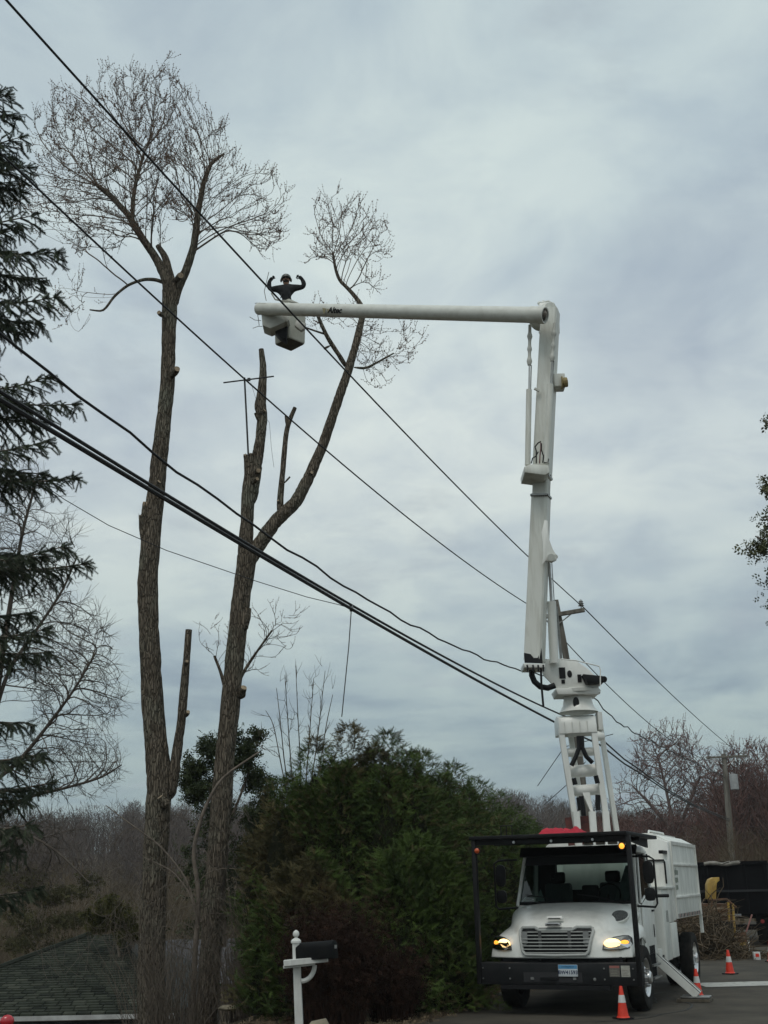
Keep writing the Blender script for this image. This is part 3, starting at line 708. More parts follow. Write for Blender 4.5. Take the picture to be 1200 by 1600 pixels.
leafy([(35, 1375, 50, 30, 1), (85, 1400, 40, 25, .8), (30, 1440, 55, 28, 1), (110, 1440, 40, 18, .7), (60, 1480, 60, 18, .8), (130, 1380, 25, 18, .4)], 42, 'loose olive-brown evergreen scrub on the slope above the house roof at left', 'evergreen_scrub', mat('scrub_leaf', (.085, .078, .036), .9, (.04, .04, .02), 4, spec=.1), 700, .16, (60, 1500), 'shrub', trunkpts=[([(60, 1510), (40, 1400)], [2.5, 1])])
# spruce on the left edge
def spruce():
    Y = 14.5; c = at(-200, 1500, Y); z0 = ground(c.x, c.y)
    root = thing('spruce_tree', 'dark spruce with drooping boughs entering along the left edge', 'tree', (c.x, c.y, z0))
    zt = at(-40, 30, Y).z; tk = MB(); tk.tube([Vector((c.x, c.y, z0-.3)), Vector((c.x, c.y, (zt+z0)/2)), Vector((c.x, c.y, zt))], [.26, .16, .03], 12)
    tk.build('trunk', BARK, root, smooth=True, world=True)
    tw = MB(); P = []; D = []; S = []
    def bough(A, B, dens=1., droop=.35):
        L = (B-A).length; k = max(4, int(L/.16)); pts = []
        for i in range(k+1):
            t = i/k; q = A.lerp(B, t); q.z += -droop*L*.35*math.sin(t*PI)+.0; pts.append(q)
        tw.tube(pts, [.022*(1-.8*i/k)+.004 for i in range(k+1)], 4, False)
        for i in range(max(1, int(k*.15)), k+1):
            t = i/k; ax = (pts[min(i+1, k)]-pts[i-1]).normalized(); sdv = ax.cross(Vector((0, 0, 1))).normalized()
            for sg in (-1, 1):
                for rep in range(3):
                    bl = (.18+.50*min(1, (1-t)*1.6))*random.uniform(.45, 1.1)
                    if random.random() > dens: continue
                    d = (ax*.75+sdv*sg*random.uniform(.4, 1)+Vector((0, 0, random.uniform(-.35, .12)))).normalized(); p = pts[i].copy(); m = max(2, int(bl/.085)); pp = [p.copy()]
                    for j in range(m):
                        d = (d+Vector((0, 0, -.07))+Vector((random.gauss(0, .08),)*3)).normalized(); p = p+d*bl/m; pp.append(p.copy())
                        P.append(tuple(pp[-2])); D.append(tuple(d)); S.append(bl/m*1.25)
                        if random.random() < .75:      # hanging shoots
                            e = (d*.45+Vector((random.gauss(0, .45), random.gauss(0, .45), -.55))).normalized(); l = random.uniform(.08, .2)
                            P.append(tuple(p)); D.append(tuple(e)); S.append(l)
                    tw.tube(pp, .004, 3, False)
            if i == k:
                for _ in range(4): P.append(tuple(pts[k])); D.append(tuple(ax+Vector((random.gauss(0, .4), random.gauss(0, .4), random.gauss(0, .3))))); S.append(.16)
    tips = [(8, 150, 0), (18, 185, .3), (30, 215, -.2), (12, 245, .5), (42, 262, 0), (30, 300, .4), (48, 338, -.2), (20, 360, .3), (86, 395, 0), (84, 465, -.3), (60, 440, .6), (55, 505, .2), (25, 520, .7), (112, 632, 0), (72, 590, -.5), (60, 660, .5), (112, 748, -.1), (70, 690, -.6), (60, 740, .5),
            (128, 882, 0), (95, 855, -.5), (60, 870, .6), (68, 1020, 0), (40, 960, .4), (65, 985, -.4), (72, 1225, 0), (40, 1130, .4), (55, 1180, -.4), (30, 1250, .5), (20, 1330, .2), (40, 1290, -.4), (50, 1390, 0)]
    for (x, y, dy) in tips:
        m = mpp(x, y, Y); B = at(x, y, Y+dy); A = Vector((c.x, c.y, B.z+random.uniform(.15, .5) if y > 380 else B.z-.2))
        bough(A, B, 1 if y > 350 else .85, .25 if y > 350 else -.1)
    for i in range(22):                                     # boughs on the sides one does not see from here
        a = random.uniform(PI*.75, PI*1.3); zz = z0+1.5+(zt-z0-2)*random.random(); L = 2.1*(1-(zz-z0)/(zt-z0)*.6)
        A = Vector((c.x, c.y, zz)); bough(A, A+Vector((math.cos(a)*L, math.sin(a)*L, -.4)), .6)
    for i in range(16):
        a = random.uniform(-PI*.4, PI*.45); zz = z0+1.5+(zt-z0-2)*random.random(); L = 1.5*(1-(zz-z0)/(zt-z0)*.6)
        A = Vector((c.x, c.y, zz)); bough(A, A+Vector((math.cos(a)*L*.5, abs(math.sin(a))*L+.3, -.3)), .8)
    tw.build('twigs', TWIG, root, world=True, kind='stuff')
    P = np.array(P)-np.array([c.x, c.y, z0]); V, Fa = sprays(PR_N, P, np.array(D), np.array(S)*1.0, rng.uniform(0, 6.3, len(P)))
    from_arrays('needles', V, Fa, NEEDLE, root, kind='stuff')
spruce()

# red-budded maples beyond the truck
def far_maple(px, pyb, Y, limbs, ells, n, label):
    b = at(px, pyb, Y); root = thing('red_maple_tree', label, 'tree', (b.x, b.y, ground(b.x, b.y)))
    tree_from_limbs(root, limbs, ells, n, Y, .34, .38, 5, None, .017, .08, 1.0, .048, BUDR, MAPT, nb=6, twn=3, maxr=.10, trunk_n=9, amp=.05, barkm=MAPT)
MAPT = mat('maple_bark_far', (.20, .155, .14), .9, (.12, .095, .085), 2, spec=.1)
far_maple(1052, 1420, 84, [([(1055, 1480), (1055, 1330), (1050, 1280), (1040, 1230), (1030, 1190)], 84, [5, 4, 3, 2, 1.3], 0, .3), ([(1054, 1310), (1075, 1260), (1090, 1220)], 84, [4, 3, 2], 0, .3), ([(1052, 1300), (1015, 1255), (990, 1230)], 84, [4, 2.5, 1.5], 0, .3)],
          [(1045, 1200, 55, 65), (1015, 1230, 45, 45), (1085, 1230, 40, 50), (985, 1255, 25, 25), (1055, 1290, 60, 40)], 5200, 'rounded reddish budding maple between the boom base and the far utility pole')
far_maple(1165, 1420, 84, [([(1160, 1480), (1162, 1330), (1165, 1280), (1160, 1220)], 84, [5, 4, 2.6, 1.6], 0, .3), ([(1162, 1300), (1190, 1250), (1210, 1215)], 84, [4, 3, 2], 0, .3), ([(1162, 1310), (1130, 1260), (1115, 1225)], 84, [4, 3, 2], 0, .3)],
          [(1160, 1205, 45, 40), (1195, 1215, 40, 50), (1125, 1230, 40, 45), (1180, 1270, 55, 45), (1240, 1230, 40, 50)], 5200, 'reddish budding maple behind the far utility pole at right edge')

# far woods: thousands of simple bare trees joined into masses
def wood(name, pts, h, m, blades, col_w=.05, spread=.42):
    V = []; nT = len(pts); per = blades
    B = np.array(pts); n = nT*per; idx = np.repeat(np.arange(nT), per); hh = np.repeat(h, per)
    t = rng.uniform(.18, .95, n); a = rng.uniform(0, 2*PI, n)
    L = hh*rng.uniform(.07, .24, n)*(1.15-t*.75); w = col_w*rng.uniform(.4, 1.4, n)*hh/12
    q = rng.uniform(0, spread, n)*hh*np.sin(np.clip(t, 0, 1)*PI*.9)*.5
    base = B[idx]+np.stack([q*np.cos(a), q*np.sin(a), hh*t], 1)
    d = np.stack([np.cos(a)*.55+rng.normal(0, .25, n), np.sin(a)*.55+rng.normal(0, .25, n), rng.uniform(.3, 1.3, n)], 1); d /= np.linalg.norm(d, axis=1, keepdims=True)
    sd = np.stack([np.ones(n), rng.normal(0, .4, n), rng.normal(0, .3, n)], 1); sd = sd-d*(sd*d).sum(1, keepdims=True); sd /= np.linalg.norm(sd, axis=1, keepdims=True)
    v = np.stack([base-sd*w[:, None], base+sd*w[:, None], base+d*L[:, None]], 1).reshape(-1, 3)
    # trunks
    tw = (h*.012)[:, None]; bx = B-np.array([0, 0, .5])
    T = np.stack([bx-np.array([1, 0, 0])*tw, bx+np.array([1, 0, 0])*tw, B+np.stack([rng.normal(0, .03, nT)*h, rng.normal(0, .03, nT)*h, h*.9], 1)], 1).reshape(-1, 3)
    T2 = np.stack([bx-np.array([0, 1, 0])*tw, bx+np.array([0, 1, 0])*tw, B+np.stack([rng.normal(0, .03, nT)*h, rng.normal(0, .03, nT)*h, h*.9], 1)], 1).reshape(-1, 3)
    V = np.concatenate([v, T, T2]); return from_arrays(name, V, np.arange(len(V)).reshape(-1, 3), m, kind='stuff')
W_GREY = mat('far_wood_grey', (.105, .082, .070), 1, (.062, .048, .042), .06, spec=.05)
W_BRN = mat('near_wood_brown', (.135, .105, .070), 1, (.07, .055, .037), .15, spec=.05)
W_RED = mat('red_wood', (.15, .085, .072), 1, (.085, .052, .046), .15, spec=.05)
def scatter(n, az0, az1, r0, r1, cond=None):
    o = []
    while len(o) < n:
        az = random.uniform(az0, az1); r = math.sqrt(random.uniform(r0*r0, r1*r1)); x = r*math.sin(az); y = r*math.cos(az)
        if cond and not cond(x, y): continue
        o.append((x, y, ground(x, y)))
    return o
A0, A1 = -.62, .62
p = scatter(2600, A0, A1, 200, 300); wood('far_hill_woods', p, rng.uniform(7.5, 11, len(p)), W_GREY, 120, .045)
p = scatter(900, A0, A1, 110, 200, lambda x, y: lat(x, y) < -8 or lon(x, y) > 75); wood('valley_woods', p, rng.uniform(8, 12, len(p)), W_GREY, 220, .03)
p = scatter(330, A0, -.03, 50, 110, lambda x, y: lat(x, y) < -14); wood('near_valley_woods', p, rng.uniform(4.5, 8.5, len(p)), W_BRN, 420, .017)
p = scatter(520, .16, .62, 84, 135, lambda x, y: True); wood('red_budding_woods', p, rng.uniform(8.5, 11.5, len(p)), W_RED, 420, .028)
p = scatter(90, .24, .5, 46, 66, lambda x, y: lon(x, y) > 24); wood('roadside_thicket', p, rng.uniform(3.0, 4.6, len(p)), W_BRN, 500, .014)
#MARK2
# ------------------------------------------------------------------ utility poles and lines
LD = Vector((15.46, 38, 0)).normalized(); LN = Vector((LD.y, -LD.x, 0))
def on_plane(px, py, P0):
    d = ray(px, py); o = Vector((0, 0, EYE)); return o+d*((P0-o).dot(LN)/d.dot(LN))
def utility_pole(pts, Y, rpx, arm, label, ins, trans=None, braces=True):
    P, Rr = limb(pts, Y, rpx); root = thing('utility_pole', label, 'utility pole', (P[0].x, P[0].y, ground(P[0].x, P[0].y)))
    MB().tube(P, Rr, 12).build('pole', WOODP, root, smooth=True, world=True)
    a, b = at(*arm[0], Y-.15), at(*arm[1], Y-.15); mb = MB(); mb.beam(a, b, (0, 0, 1), .12, .1); mb.build('crossarm', WOODP, root, world=True)
    if braces:
        c = P[-1]-Vector((0, .12, .75)); mb = MB()
        for q in (a.lerp(b, .2), a.lerp(b, .8)): mb.tube([c, q-Vector((0, .03, .02))], .018, 5)
        mb.build('arm_brace', STEEL, root, world=True)
    for (x, y) in ins:
        q = at(x, y, Y-.15); MB().lathe([(.02, -.12), (.02, 0), (.09, .01), (.05, .05), (.085, .07), (.045, .11), (.07, .13), (.03, .18), (.01, .2)], q, n=10).build('insulator', STEEL, root, smooth=True, world=True)
    if trans:
        q = at(*trans, Y-.45); MB().lathe([(.01, .5), (.24, .46), (.25, .4), (.25, -.42), (.22, -.46), (.01, -.46)], q, n=14).build('transformer', mat('grey_transformer', (.34, .35, .35), .6), root, smooth=True, world=True)
    return root
utility_pole([(932, 1420), (905, 1180), (886, 1031), (868, 938)], 32, [7, 6, 5.2, 4.6], ((826, 968), (913, 953)), 'weathered wooden utility pole leaning behind the boom pedestal with one crossarm', [(908, 947), (850, 957)])
utility_pole([(1150, 1430), (1144, 1345), (1138, 1265), (1131, 1178)], 70, [5.4, 5, 4.6, 3.8], ((1104, 1184), (1168, 1181)), 'distant grey utility pole with transformer beyond the black chip truck', [(1108, 1179), (1133, 1176), (1163, 1177)], (1147, 1222))
def power_line(label, P0, pxs, r, ext=None, extra_end=None, sm=True, cat='cable', name='power_line', group=None, wob=0):
    pts = [on_plane(x, y, P0) for x, y in pxs]
    s = np.array([(p-P0).dot(LD) for p in pts]); z = np.array([p.z for p in pts])
    co = np.polyfit(s, z, 2); s0 = s.min()-(ext or 0); s1 = s.max() if extra_end is None else extra_end
    mb = MB(); n = 60; out = []
    for i in range(n+1):
        t = s0+(s1-s0)*i/n; zz = np.polyval(co, t) if sm else np.interp(t, np.sort(s), z[np.argsort(s)])
        q = P0+LD*t; out.append(Vector((q.x, q.y, zz+wob*math.sin(t*3.1)*math.sin(t*.7))))
    mb.tube(out, r, 6); o = mb.build(name, WIRE, smooth=True); tag(o, label, cat, group); return out
W1P = at(910, 945, 32.); W2P = at(850, 962, 32.); W3P = at(868, 1062, 31.75); W4P = at(890, 1130, 31.7)
power_line('thin high power line from top left corner down to the insulator at the crossarm end', W1P, [(10, 0), (100, 105), (240, 250), (330, 350), (420, 455), (600, 640), (700, 745), (825, 872), (908, 945)], .0145, 8)
power_line('thin power line crossing the big maple trunk top, second highest of the lines', W2P, [(0, 235), (105, 335), (210, 440), (300, 522), (380, 590), (510, 705), (640, 808), (820, 942)], .0135, 8, 0)
power_line('wavy black telephone cable running above the thick cable bundle', W3P, [(0, 510), (60, 572), (120, 620), (240, 710), (400, 820), (480, 882), (560, 930), (700, 1000), (820, 1050)], .017, 8, 0, wob=.035, name='telephone_cable')
power_line('upper cable of the thick black bundle crossing both trunks', W4P, [(0, 618), (100, 676), (200, 735), (300, 793), (400, 852), (550, 948), (700, 1030), (790, 1079), (870, 1112)], .021, 8, 0, name='cable')
power_line('lower and thickest cable of the black bundle crossing both trunks', W4P+LN*.06, [(0, 629), (100, 686), (200, 744), (300, 801), (400, 859), (550, 954), (700, 1039), (790, 1089), (870, 1129)], .027, 8, 0, name='cable')
power_line('thin power line running from the near pole insulator down right to the distant pole', W1P, [(908, 945), (1000, 1038), (1060, 1095), (1133, 1160)], .017, 0, 43)
power_line('thin power line below it emerging right of the black turret box', W2P, [(850, 962), (884, 1007), (940, 1062), (1000, 1117), (1060, 1165), (1110, 1190)], .016, 0, None)
power_line('wavy black telephone cable right of the truck pedestal', W3P, [(868, 1062), (925, 1087), (960, 1125), (1000, 1150), (1060, 1180), (1135, 1215)], .021, 0, None, wob=.07, sm=False, name='telephone_cable')
power_line('upper cable of the thick bundle right of the truck pedestal', W4P, [(890, 1130), (938, 1153), (975, 1186), (1000, 1203), (1040, 1232), (1085, 1258), (1140, 1280)], .026, 0, None, sm=False, name='cable')
power_line('lower cable of the thick bundle right of the truck pedestal', W4P+LN*.06, [(890, 1142), (938, 1164), (975, 1193), (1000, 1208), (1040, 1235), (1085, 1260), (1140, 1283)], .026, 0, None, sm=False, name='cable')
def free_wire(label, pts, r, name='service_wire', m=WIRE, n=24, sag=0.):
    P = [at(*p) for p in pts]; out = []
    for a, b in zip(P, P[1:]):
        k = n//(len(P)-1)
        for i in range(k+1): out.append(a.lerp(b, i/k)-Vector((0, 0, sag*4*(i/k)*(1-i/k))))
    o = MB().tube(out, r, 5).build(name, m); tag(o, label, 'cable'); return o
free_wire('thin service wire sloping from the spruce across both trunks to the cable bundle', [(60, 752, 15.), (100, 780, 15.3), (170, 821, 15.8), (260, 860, 16.4), (400, 908, 17.2), (480, 933, 17.6), (530, 945, 17.95), (549, 951, 18.05)], .0065)
free_wire('thin rope hanging straight down from the cable bundle above the hedge', [(549, 952, 18.0), (545, 1010, 18.1), (539, 1070, 18.1), (534, 1120, 18.2)], .009, 'hanging_rope', mat('grey_rope', (.09, .09, .085), .9))
free_wire('thin grey guy wire slanting down left behind the pedestal to the far hill', [(958, 1147, 36), (882, 1167, 36), (840, 1228, 38)], .012)
free_wire('second thin grey guy wire below, left of the pedestal foot', [(915, 1190, 37), (888, 1224, 37), (850, 1258, 37)], .012)
mbx = at(549, 950, 18.0); tag(MB().box(mbx, (.06, .22, .07)).build('cable_clamp', STEEL), 'small grey clamp on cable bundle where the service wire meets it', 'clamp')
# antenna on the dead stub
an = thing('antenna', 'thin black mast with a crossbar rising from the cut stub of the topped maple', 'antenna', at(388, 709, 24.8))
MB().tube([at(388, 712, 24.8), at(385, 650, 24.8), at(382, 590, 24.8)], .022, 6).build('mast', WIRE, an, world=True)
MB().tube([at(349, 598, 24.75), at(428, 588, 24.75)], .018, 6).build('crossbar', WIRE, an, world=True)
MB().box(at(389, 593, 24.7), (.07, .05, .07)).build('clamp', WIRE, an, world=True)
free_wire('very thin frayed cord dangling from antenna beside the dead stub', [(392, 598, 24.6), (405, 640, 24.5), (421, 660, 24.5), (424, 700, 24.5), (428, 730, 24.5)], .004, 'cord')

# ------------------------------------------------------------------ house down the slope
def house():
    A = at(-215, 1583, 28); Bq = at(262, 1592, 28); zE = (A.z+Bq.z)/2; ridge = at(152, 1461, 33.2); ridge2 = at(175, 1462, 33.2)
    x0, x1, y0, y1 = A.x, Bq.x+.2, 28.0, 39.0; zR = ridge.z
    zg = ground((x0+x1)/2, 30)-.8
    r = thing('house', 'single-storey house with dark grey-green hipped shingle roof below the big maple', 'house', ((x0+x1)/2, 33, zg))
    w = MB().box2((x0+.5, y0+.5, zg-.5), (x1-.5, y1-.5, zE-.12)); w.build('wall', mat('house_siding', (.20, .18, .16), .8), r, world=True)
    ROOF = mat('roof_shingle', (.054, .060, .046), .95, (.024, .028, .022), 1.1, detail=8, spec=.1); ROOF2 = mat('roof_underlay', (.018, .021, .02), .95)
    rx0 = ridge.x-.2; rx1 = ridge.x+.5; ry = 33.2
    core = MB(); V = [(x0, y0, zE-.02), (x1, y0, zE-.02), (x1, y1, zE-.02), (x0, y1, zE-.02), (rx0, ry, zR-.03), (rx1, ry+.6, zR-.03)]
    core.add(V, [(0, 1, 5, 4), (1, 2, 5), (2, 3, 4, 5), (3, 0, 4), (3, 2, 1, 0)]); rf = core.build('roof', ROOF2, r, world=True)
    sb = MB(); rows = 34
    for k in range(rows):
        t0, t1 = k/rows, (k+1.15)/rows
        xa, xb = x0+(rx0-x0)*t0, x1+(rx1-x1)*t0; n = max(1, int((xb-xa)/.32)); y = y0+(ry-y0)*t0; yy = y0+(ry-y0)*min(1, t1); z = zE+(zR-zE)*t0; zz = zE+(zR-zE)*min(1, t1)
        off = random.random()*.3
        for i in range(n):
            a = xa+(xb-xa)*i/n+.012; b_ = xa+(xb-xa)*(i+1)/n-.012; h = random.uniform(.03, .045); dy = random.uniform(-.012, .012)
            mi = random.choice((0, 0, 0, 0, 1, 2))
            sb.add([(a, y+dy, z+h), (b_, y+dy, z+h), (b_, yy, zz+.008), (a, yy, zz+.008), (a, y+dy, z-.01), (b_, y+dy, z-.01)], [(0, 1, 2, 3), (4, 5, 1, 0)], mi)
    ROOFb = mat('roof_shingle_dark', (.036, .040, .032), .95, (.018, .021, .017), 2, spec=.1); ROOFc = mat('roof_shingle_pale', (.075, .08, .062), .95, (.042, .046, .036), 2, spec=.1)
    sb.build('shingles', [ROOF, ROOFb, ROOFc], r, world=True, kind='stuff')
    g_ = MB(); g_.prism([(x0, y0-.02, zE-.01), (x0, y0-.13, zE+.0), (x0, y0-.13, zE-.10), (x0, y0-.02, zE-.13)], (x1-x0, 0, 0)); g_.build('gutter', mat('gutter_white', (.52, .53, .52), .5, (.36, .36, .35), 3), r, world=True)
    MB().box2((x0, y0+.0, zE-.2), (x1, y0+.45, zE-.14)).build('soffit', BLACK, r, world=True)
    for c_ in (((x0, y0, zE+.03), (rx0, ry, zR+.04)), ((x1, y0, zE+.03), (rx1, ry, zR+.04))): MB().tube(c_, .07, 6).build('hip_cap', ROOFb, r, world=True)
    # rear wing
    c = at(300, 1500, 36); q = MB(); zz = at(280, 1470, 37).z
    q.add([(c.x-2.5, 35, c.z-.6), (c.x+2.5, 35, c.z-.6), (c.x+1.2, 38, zz), (c.x-1.2, 38, zz), (c.x+2.5, 41, c.z-.6), (c.x-2.5, 41, c.z-.6)], [(0, 1, 2, 3), (1, 4, 2), (3, 2, 4, 5), (0, 3, 5), (0, 5, 4, 1)]); q.build('wing_roof', mat('wing_shingle', (.09, .085, .09), .95, (.05, .048, .052), 3, (1, 1, 6)), r, world=True)
house()

# ------------------------------------------------------------------ mailbox
def mailbox():
    Y = 16.6; base = at(469, 1612, Y); z0 = ground(base.x, base.y)
    r = thing('mailbox', 'white wooden mailbox post with ball finial carrying a black rural mailbox', 'mailbox', (base.x, base.y, 0))
    POSTW = mat('post_white_paint', (.66, .66, .63), .6, (.46, .45, .42), 5, (1, 1, .3), lo=.25, hi=.55)
    m = mpp(467, 1530, Y); w = 13*m
    top = at(462.5, 1474, Y); bt = Vector((at(470, 1600, Y).x, Y, -.2))
    b = MB(); b.beam(bt, top, (1, 0, 0), w*1.0, w, w*.85, w*.85, .06); b.build('post', POSTW, r, world=True)
    b = MB(); b.lathe([(w*.42, 0), (w*.62, .01), (w*.62, .035), (w*.45, .06), (w*.2, .075), (w*.18, .085), (w*.36, .105), (w*.40, .13), (w*.33, .155), (w*.12, .175), (.001, .18)], top-Vector((0, 0, .005)), n=20); b.build('finial', POSTW, r, smooth=True, world=True)
    aL, aR = at(444, 1505, Y-.08), at(512, 1498, Y-.08); b = MB(); b.beam(aL, aR, (0, 0, 1), .075, .16, ch=.05); b.build('arm_board', POSTW, r, world=True)
    aL, aR = at(443, 1511, Y-.05), at(492, 1505.5, Y-.05); b = MB(); b.beam(aL, aR, (0, 0, 1), .035, .12, ch=.05); b.build('lower_board', POSTW, r, world=True)
    arc = []; 
    for i in range(11):
        a = PI/2*i/10; arc.append(at(471+20.5*math.sin(a), 1533-25*(1-math.cos(a)), Y-.02))
    b = MB(); b.tube(arc, 3.6*m, 8); b.build('curved_brace', POSTW, r, smooth=True, world=True)
    # black box: arched section, pointing right and a little toward the viewer
    BX = mat('mailbox_black', (.006, .007, .008), .6, (.010, .010, .010), 6, spec=.12)
    A = at(467, 1501, Y+.02); Bp = at(522, 1497, Y-.22); ax = (Bp-A).normalized(); sd = ax.cross(Vector((0, 0, 1))).normalized(); up = sd.cross(ax); h = .15; wd = .082
    sec = [(-wd, 0), (wd, 0)]+[(wd*math.cos(PI*i/10), h+wd*.95*math.sin(PI*i/10)) for i in range(11)]
    b = MB(); b.prism([A+sd*x+up*z for x, z in sec], ax*(Bp-A).length); b.build('mailbox_body', BX, r, world=True, bevel=.004)
    b = MB(); b.prism([Bp+sd*x*1.06+up*(z*1.03-.004) for x, z in sec], ax*.02); dr = b.build('mailbox_door', BX, r, world=True, bevel=.003)
    MB().box(Bp+ax*.035+up*(h*.95), (.03, .03, .045)).build('latch', STEEL, dr, world=True)
    MB().prism([A.lerp(Bp, .3)+sd*(-wd-.004)+up*(h*.7), A.lerp(Bp, .75)+sd*(-wd-.004)+up*(h*.7), A.lerp(Bp, .75)+sd*(-wd-.004)+up*(h*.7+.05), A.lerp(Bp, .3)+sd*(-wd-.004)+up*(h*.7+.03)], -sd*.006).build('flag', RED, r, world=True) if False else None
mailbox()
# rocks and dry tufts at the verge
def rock(p, s, label, m):
    b = MB(); b.sphere((0, 0, 0), 1, 14); 
    b.v = [tuple(Vector((v[0]*s[0], v[1]*s[1], v[2]*s[2]))*(1+.22*mnoise.noise(Vector(v)*1.6+Vector(p)))) for v in b.v]
    o = b.build('rock', m, smooth=True); o.location = p; tag(o, label, 'rock')
RK = mat('pale_rock', (.30, .26, .19), .9, (.15, .13, .09), 6, bump=.5)
c = at(497, 1599, 16.4); rock((c.x, c.y, .0), (.24, .17, c.z+.08), 'pale tan rounded rock at foot of the mailbox post', RK)
c = at(355, 1573, 21.5); rock((c.x, c.y, c.z-.02), (.16, .1, .05), 'small pale flat stone under the brush left of the hedge', RK)
# leaf litter and twigs on the verge
nl = 9000; vv = []
ll = rng.uniform(-4.6, -1.7, nl); yy = rng.uniform(-6, 14, nl); P = np.stack([TX+ll*cY+yy*sY, TY-ll*sY+yy*cY, np.full(nl, .014)+rng.uniform(0, .03, nl)], 1)
V, Fa = sprays(PR_L, P, np.stack([rng.normal(0, 1, nl), rng.normal(0, 1, nl), rng.normal(.15, .25, nl)], 1), rng.uniform(.05, .12, nl), rng.uniform(0, 6.3, nl))
from_arrays('leaf_litter', V, Fa, mat('litter', (.20, .145, .085), .95, (.075, .055, .035), 8), kind='stuff', label='dry brown leaves and twigs scattered along the verge')

# ------------------------------------------------------------------ cones
def cone(x, y, label, lean=0., src=[None], scale=1.0):
    if src[0] is None:
        r = thing('traffic_cone', label, 'traffic cone', (x, y, .012), .3, 'orange traffic cones with white collars'); h = .47
        b = MB(); b.prism([(sx*.135+cx, sy*.135+cy, 0) for sx, sy, cx, cy in ((-1, -1, .03, 0), (1, -1, -.03, 0), (1, -1, 0, .03), (1, 1, 0, -.03), (1, 1, -.03, 0), (-1, 1, .03, 0), (-1, 1, 0, -.03), (-1, -1, 0, .03))], (0, 0, .022)); b.build('base', BLACK, r)
        R0 = lambda z: .093*(1-z/h)+.024*(z/h)
        MB().lathe([(.105, .023), (.1, .03), (R0(.04), .04), (R0(.235), .235), (R0(.34), .34), (R0(.46), .46), (.02, .472), (.001, .474)], (0, 0, 0), n=22).build('cone_body', ORANGE, r, smooth=True)
        MB().lathe([(R0(.235)+.003, .235), (R0(.345)+.003, .345)], (0, 0, 0), n=22).build('reflective_collar', REFL, r, smooth=True)
        src[0] = r; return r
    r = src[0].copy(); COL.objects.link(r); r.location = (x, y, .012); r['label'] = label; r.rotation_euler = (0, lean, random.random()*3)
    for c in src[0].children: k = c.copy(); COL.objects.link(k); k.parent = r
    return r
def gnd(px, py, z=.012):
    d = ray(px, py); t = (z-EYE)/d.z; return d.x*t, d.y*t
cone(*gnd(974, 1592), 'nearest orange traffic cone with white collar in front of the truck bumper')
c2_ = cone(*gnd(1091, 1557), 'orange traffic cone with white collar standing behind the outrigger pad')
cone(*gnd(1141, 1522), 'orange traffic cone with white collar alone on the road before the brush pile')
cone(*gnd(1206, 1503), 'distant orange cone cut off by right edge of the picture beside chip truck')
for r_ in [o for o in COL.objects if o.name.startswith('traffic_cone') and o.get('category')]:
    if 'alone' in r_['label'] or 'distant' in r_['label']: r_.scale = (1.08,)*3
# ------------------------------------------------------------------ bucket truck
TR = thing('bucket_truck', 'white forestry bucket truck with black cab guard, lit headlights and raised boom', 'truck', (TX, TY, .012), -YAW)
TM = wmat(TR)
def tl(px, py, Y):                       # a picture point at distance Y in truck coordinates
    return TM.inverted() @ at(px, py, Y)
# hood -------------------------------------------------
def hprof(s):
    hw = .64+.42*s**.8; hz = 1.37+.33*(1-(1-s)**1.7); fw = 1.15+.02*s; fz = 1.20+.17*s**.8
    zb = .86
    return [(0, hz), (hw*.45, hz-.008), (hw*.8, hz-.035), (hw*.95, hz-.085), (hw*1.02, hz-.16), (hw*1.04+.02, max(fz+.02, hz-.24)), (hw*1.04*.5+fw*.5-.06, fz+.008), (fw-.11, fz-.015), (fw-.03, fz-.07), (fw, fz-.16), (fw+.005, zb)]
def bow(x): return .30*(abs(x)/1.155)**3.2
def zfront(x):                            # height of the front lip at x
    pr = hprof(0); return float(np.interp(abs(x), [p[0] for p in pr[:-1]], [p[1] for p in pr[:-1]]))
def ysurf(x, z):
    zt = max(.9, zfront(x)); t = max(0, min(1, (z-.86)/(zt-.86))); return .17+bow(x)+.05*t+.12*t**4
def hood():
    nf, ns = 9, 14; rows = []
    for j in range(nf+1):
        t = j/nf; row = []
        for (x, z) in hprof(0):
            zz = .86+(z-.86)*t; row.append((x, .17+bow(x)+.05*t+.12*t**4, zz))
        rows.append(row)
    for j in range(1, ns+1):
        s = j/ns; row = []
        for i, (x, z) in enumerate(hprof(s)):
            y0 = .34+bow(hprof(0)[i][0]); y = y0+(1.62-y0)*s
            if i == 10: z = .86 if abs(y-1.25) > .6 else max(.86, .5+math.sqrt(.36**1-(y-1.25)**2)+.02)
            row.append((x, y, z))
        rows.append(row)
    b = MB(); n = 11
    for sgn in (1, -1):
        o = []; 
        for r in rows: o += [(x*sgn, y, z) for x, y, z in r]
        f = [(j*n+i, j*n+i+1, (j+1)*n+i+1, (j+1)*n+i) for j in range(len(rows)-1) for i in range(n-1)]
        if sgn < 0: f = [q[::-1] for q in f]
        b.add(o, f)
    o = b.build('hood', WHITE, TR, smooth=True)
    bm = bmesh.new(); bm.from_mesh(o.data); bmesh.ops.remove_doubles(bm, verts=bm.verts, dist=.004)
    for e in bm.edges: e.smooth = True
    bm.to_mesh(o.data); bm.free()
    md = o.modifiers.new('s', 'SUBSURF'); md.levels = md.render_levels = 1; md2 = o.modifiers.new('t', 'SOLIDIFY'); md2.thickness = .015; md2.offset = -1
    return o
hd = hood()
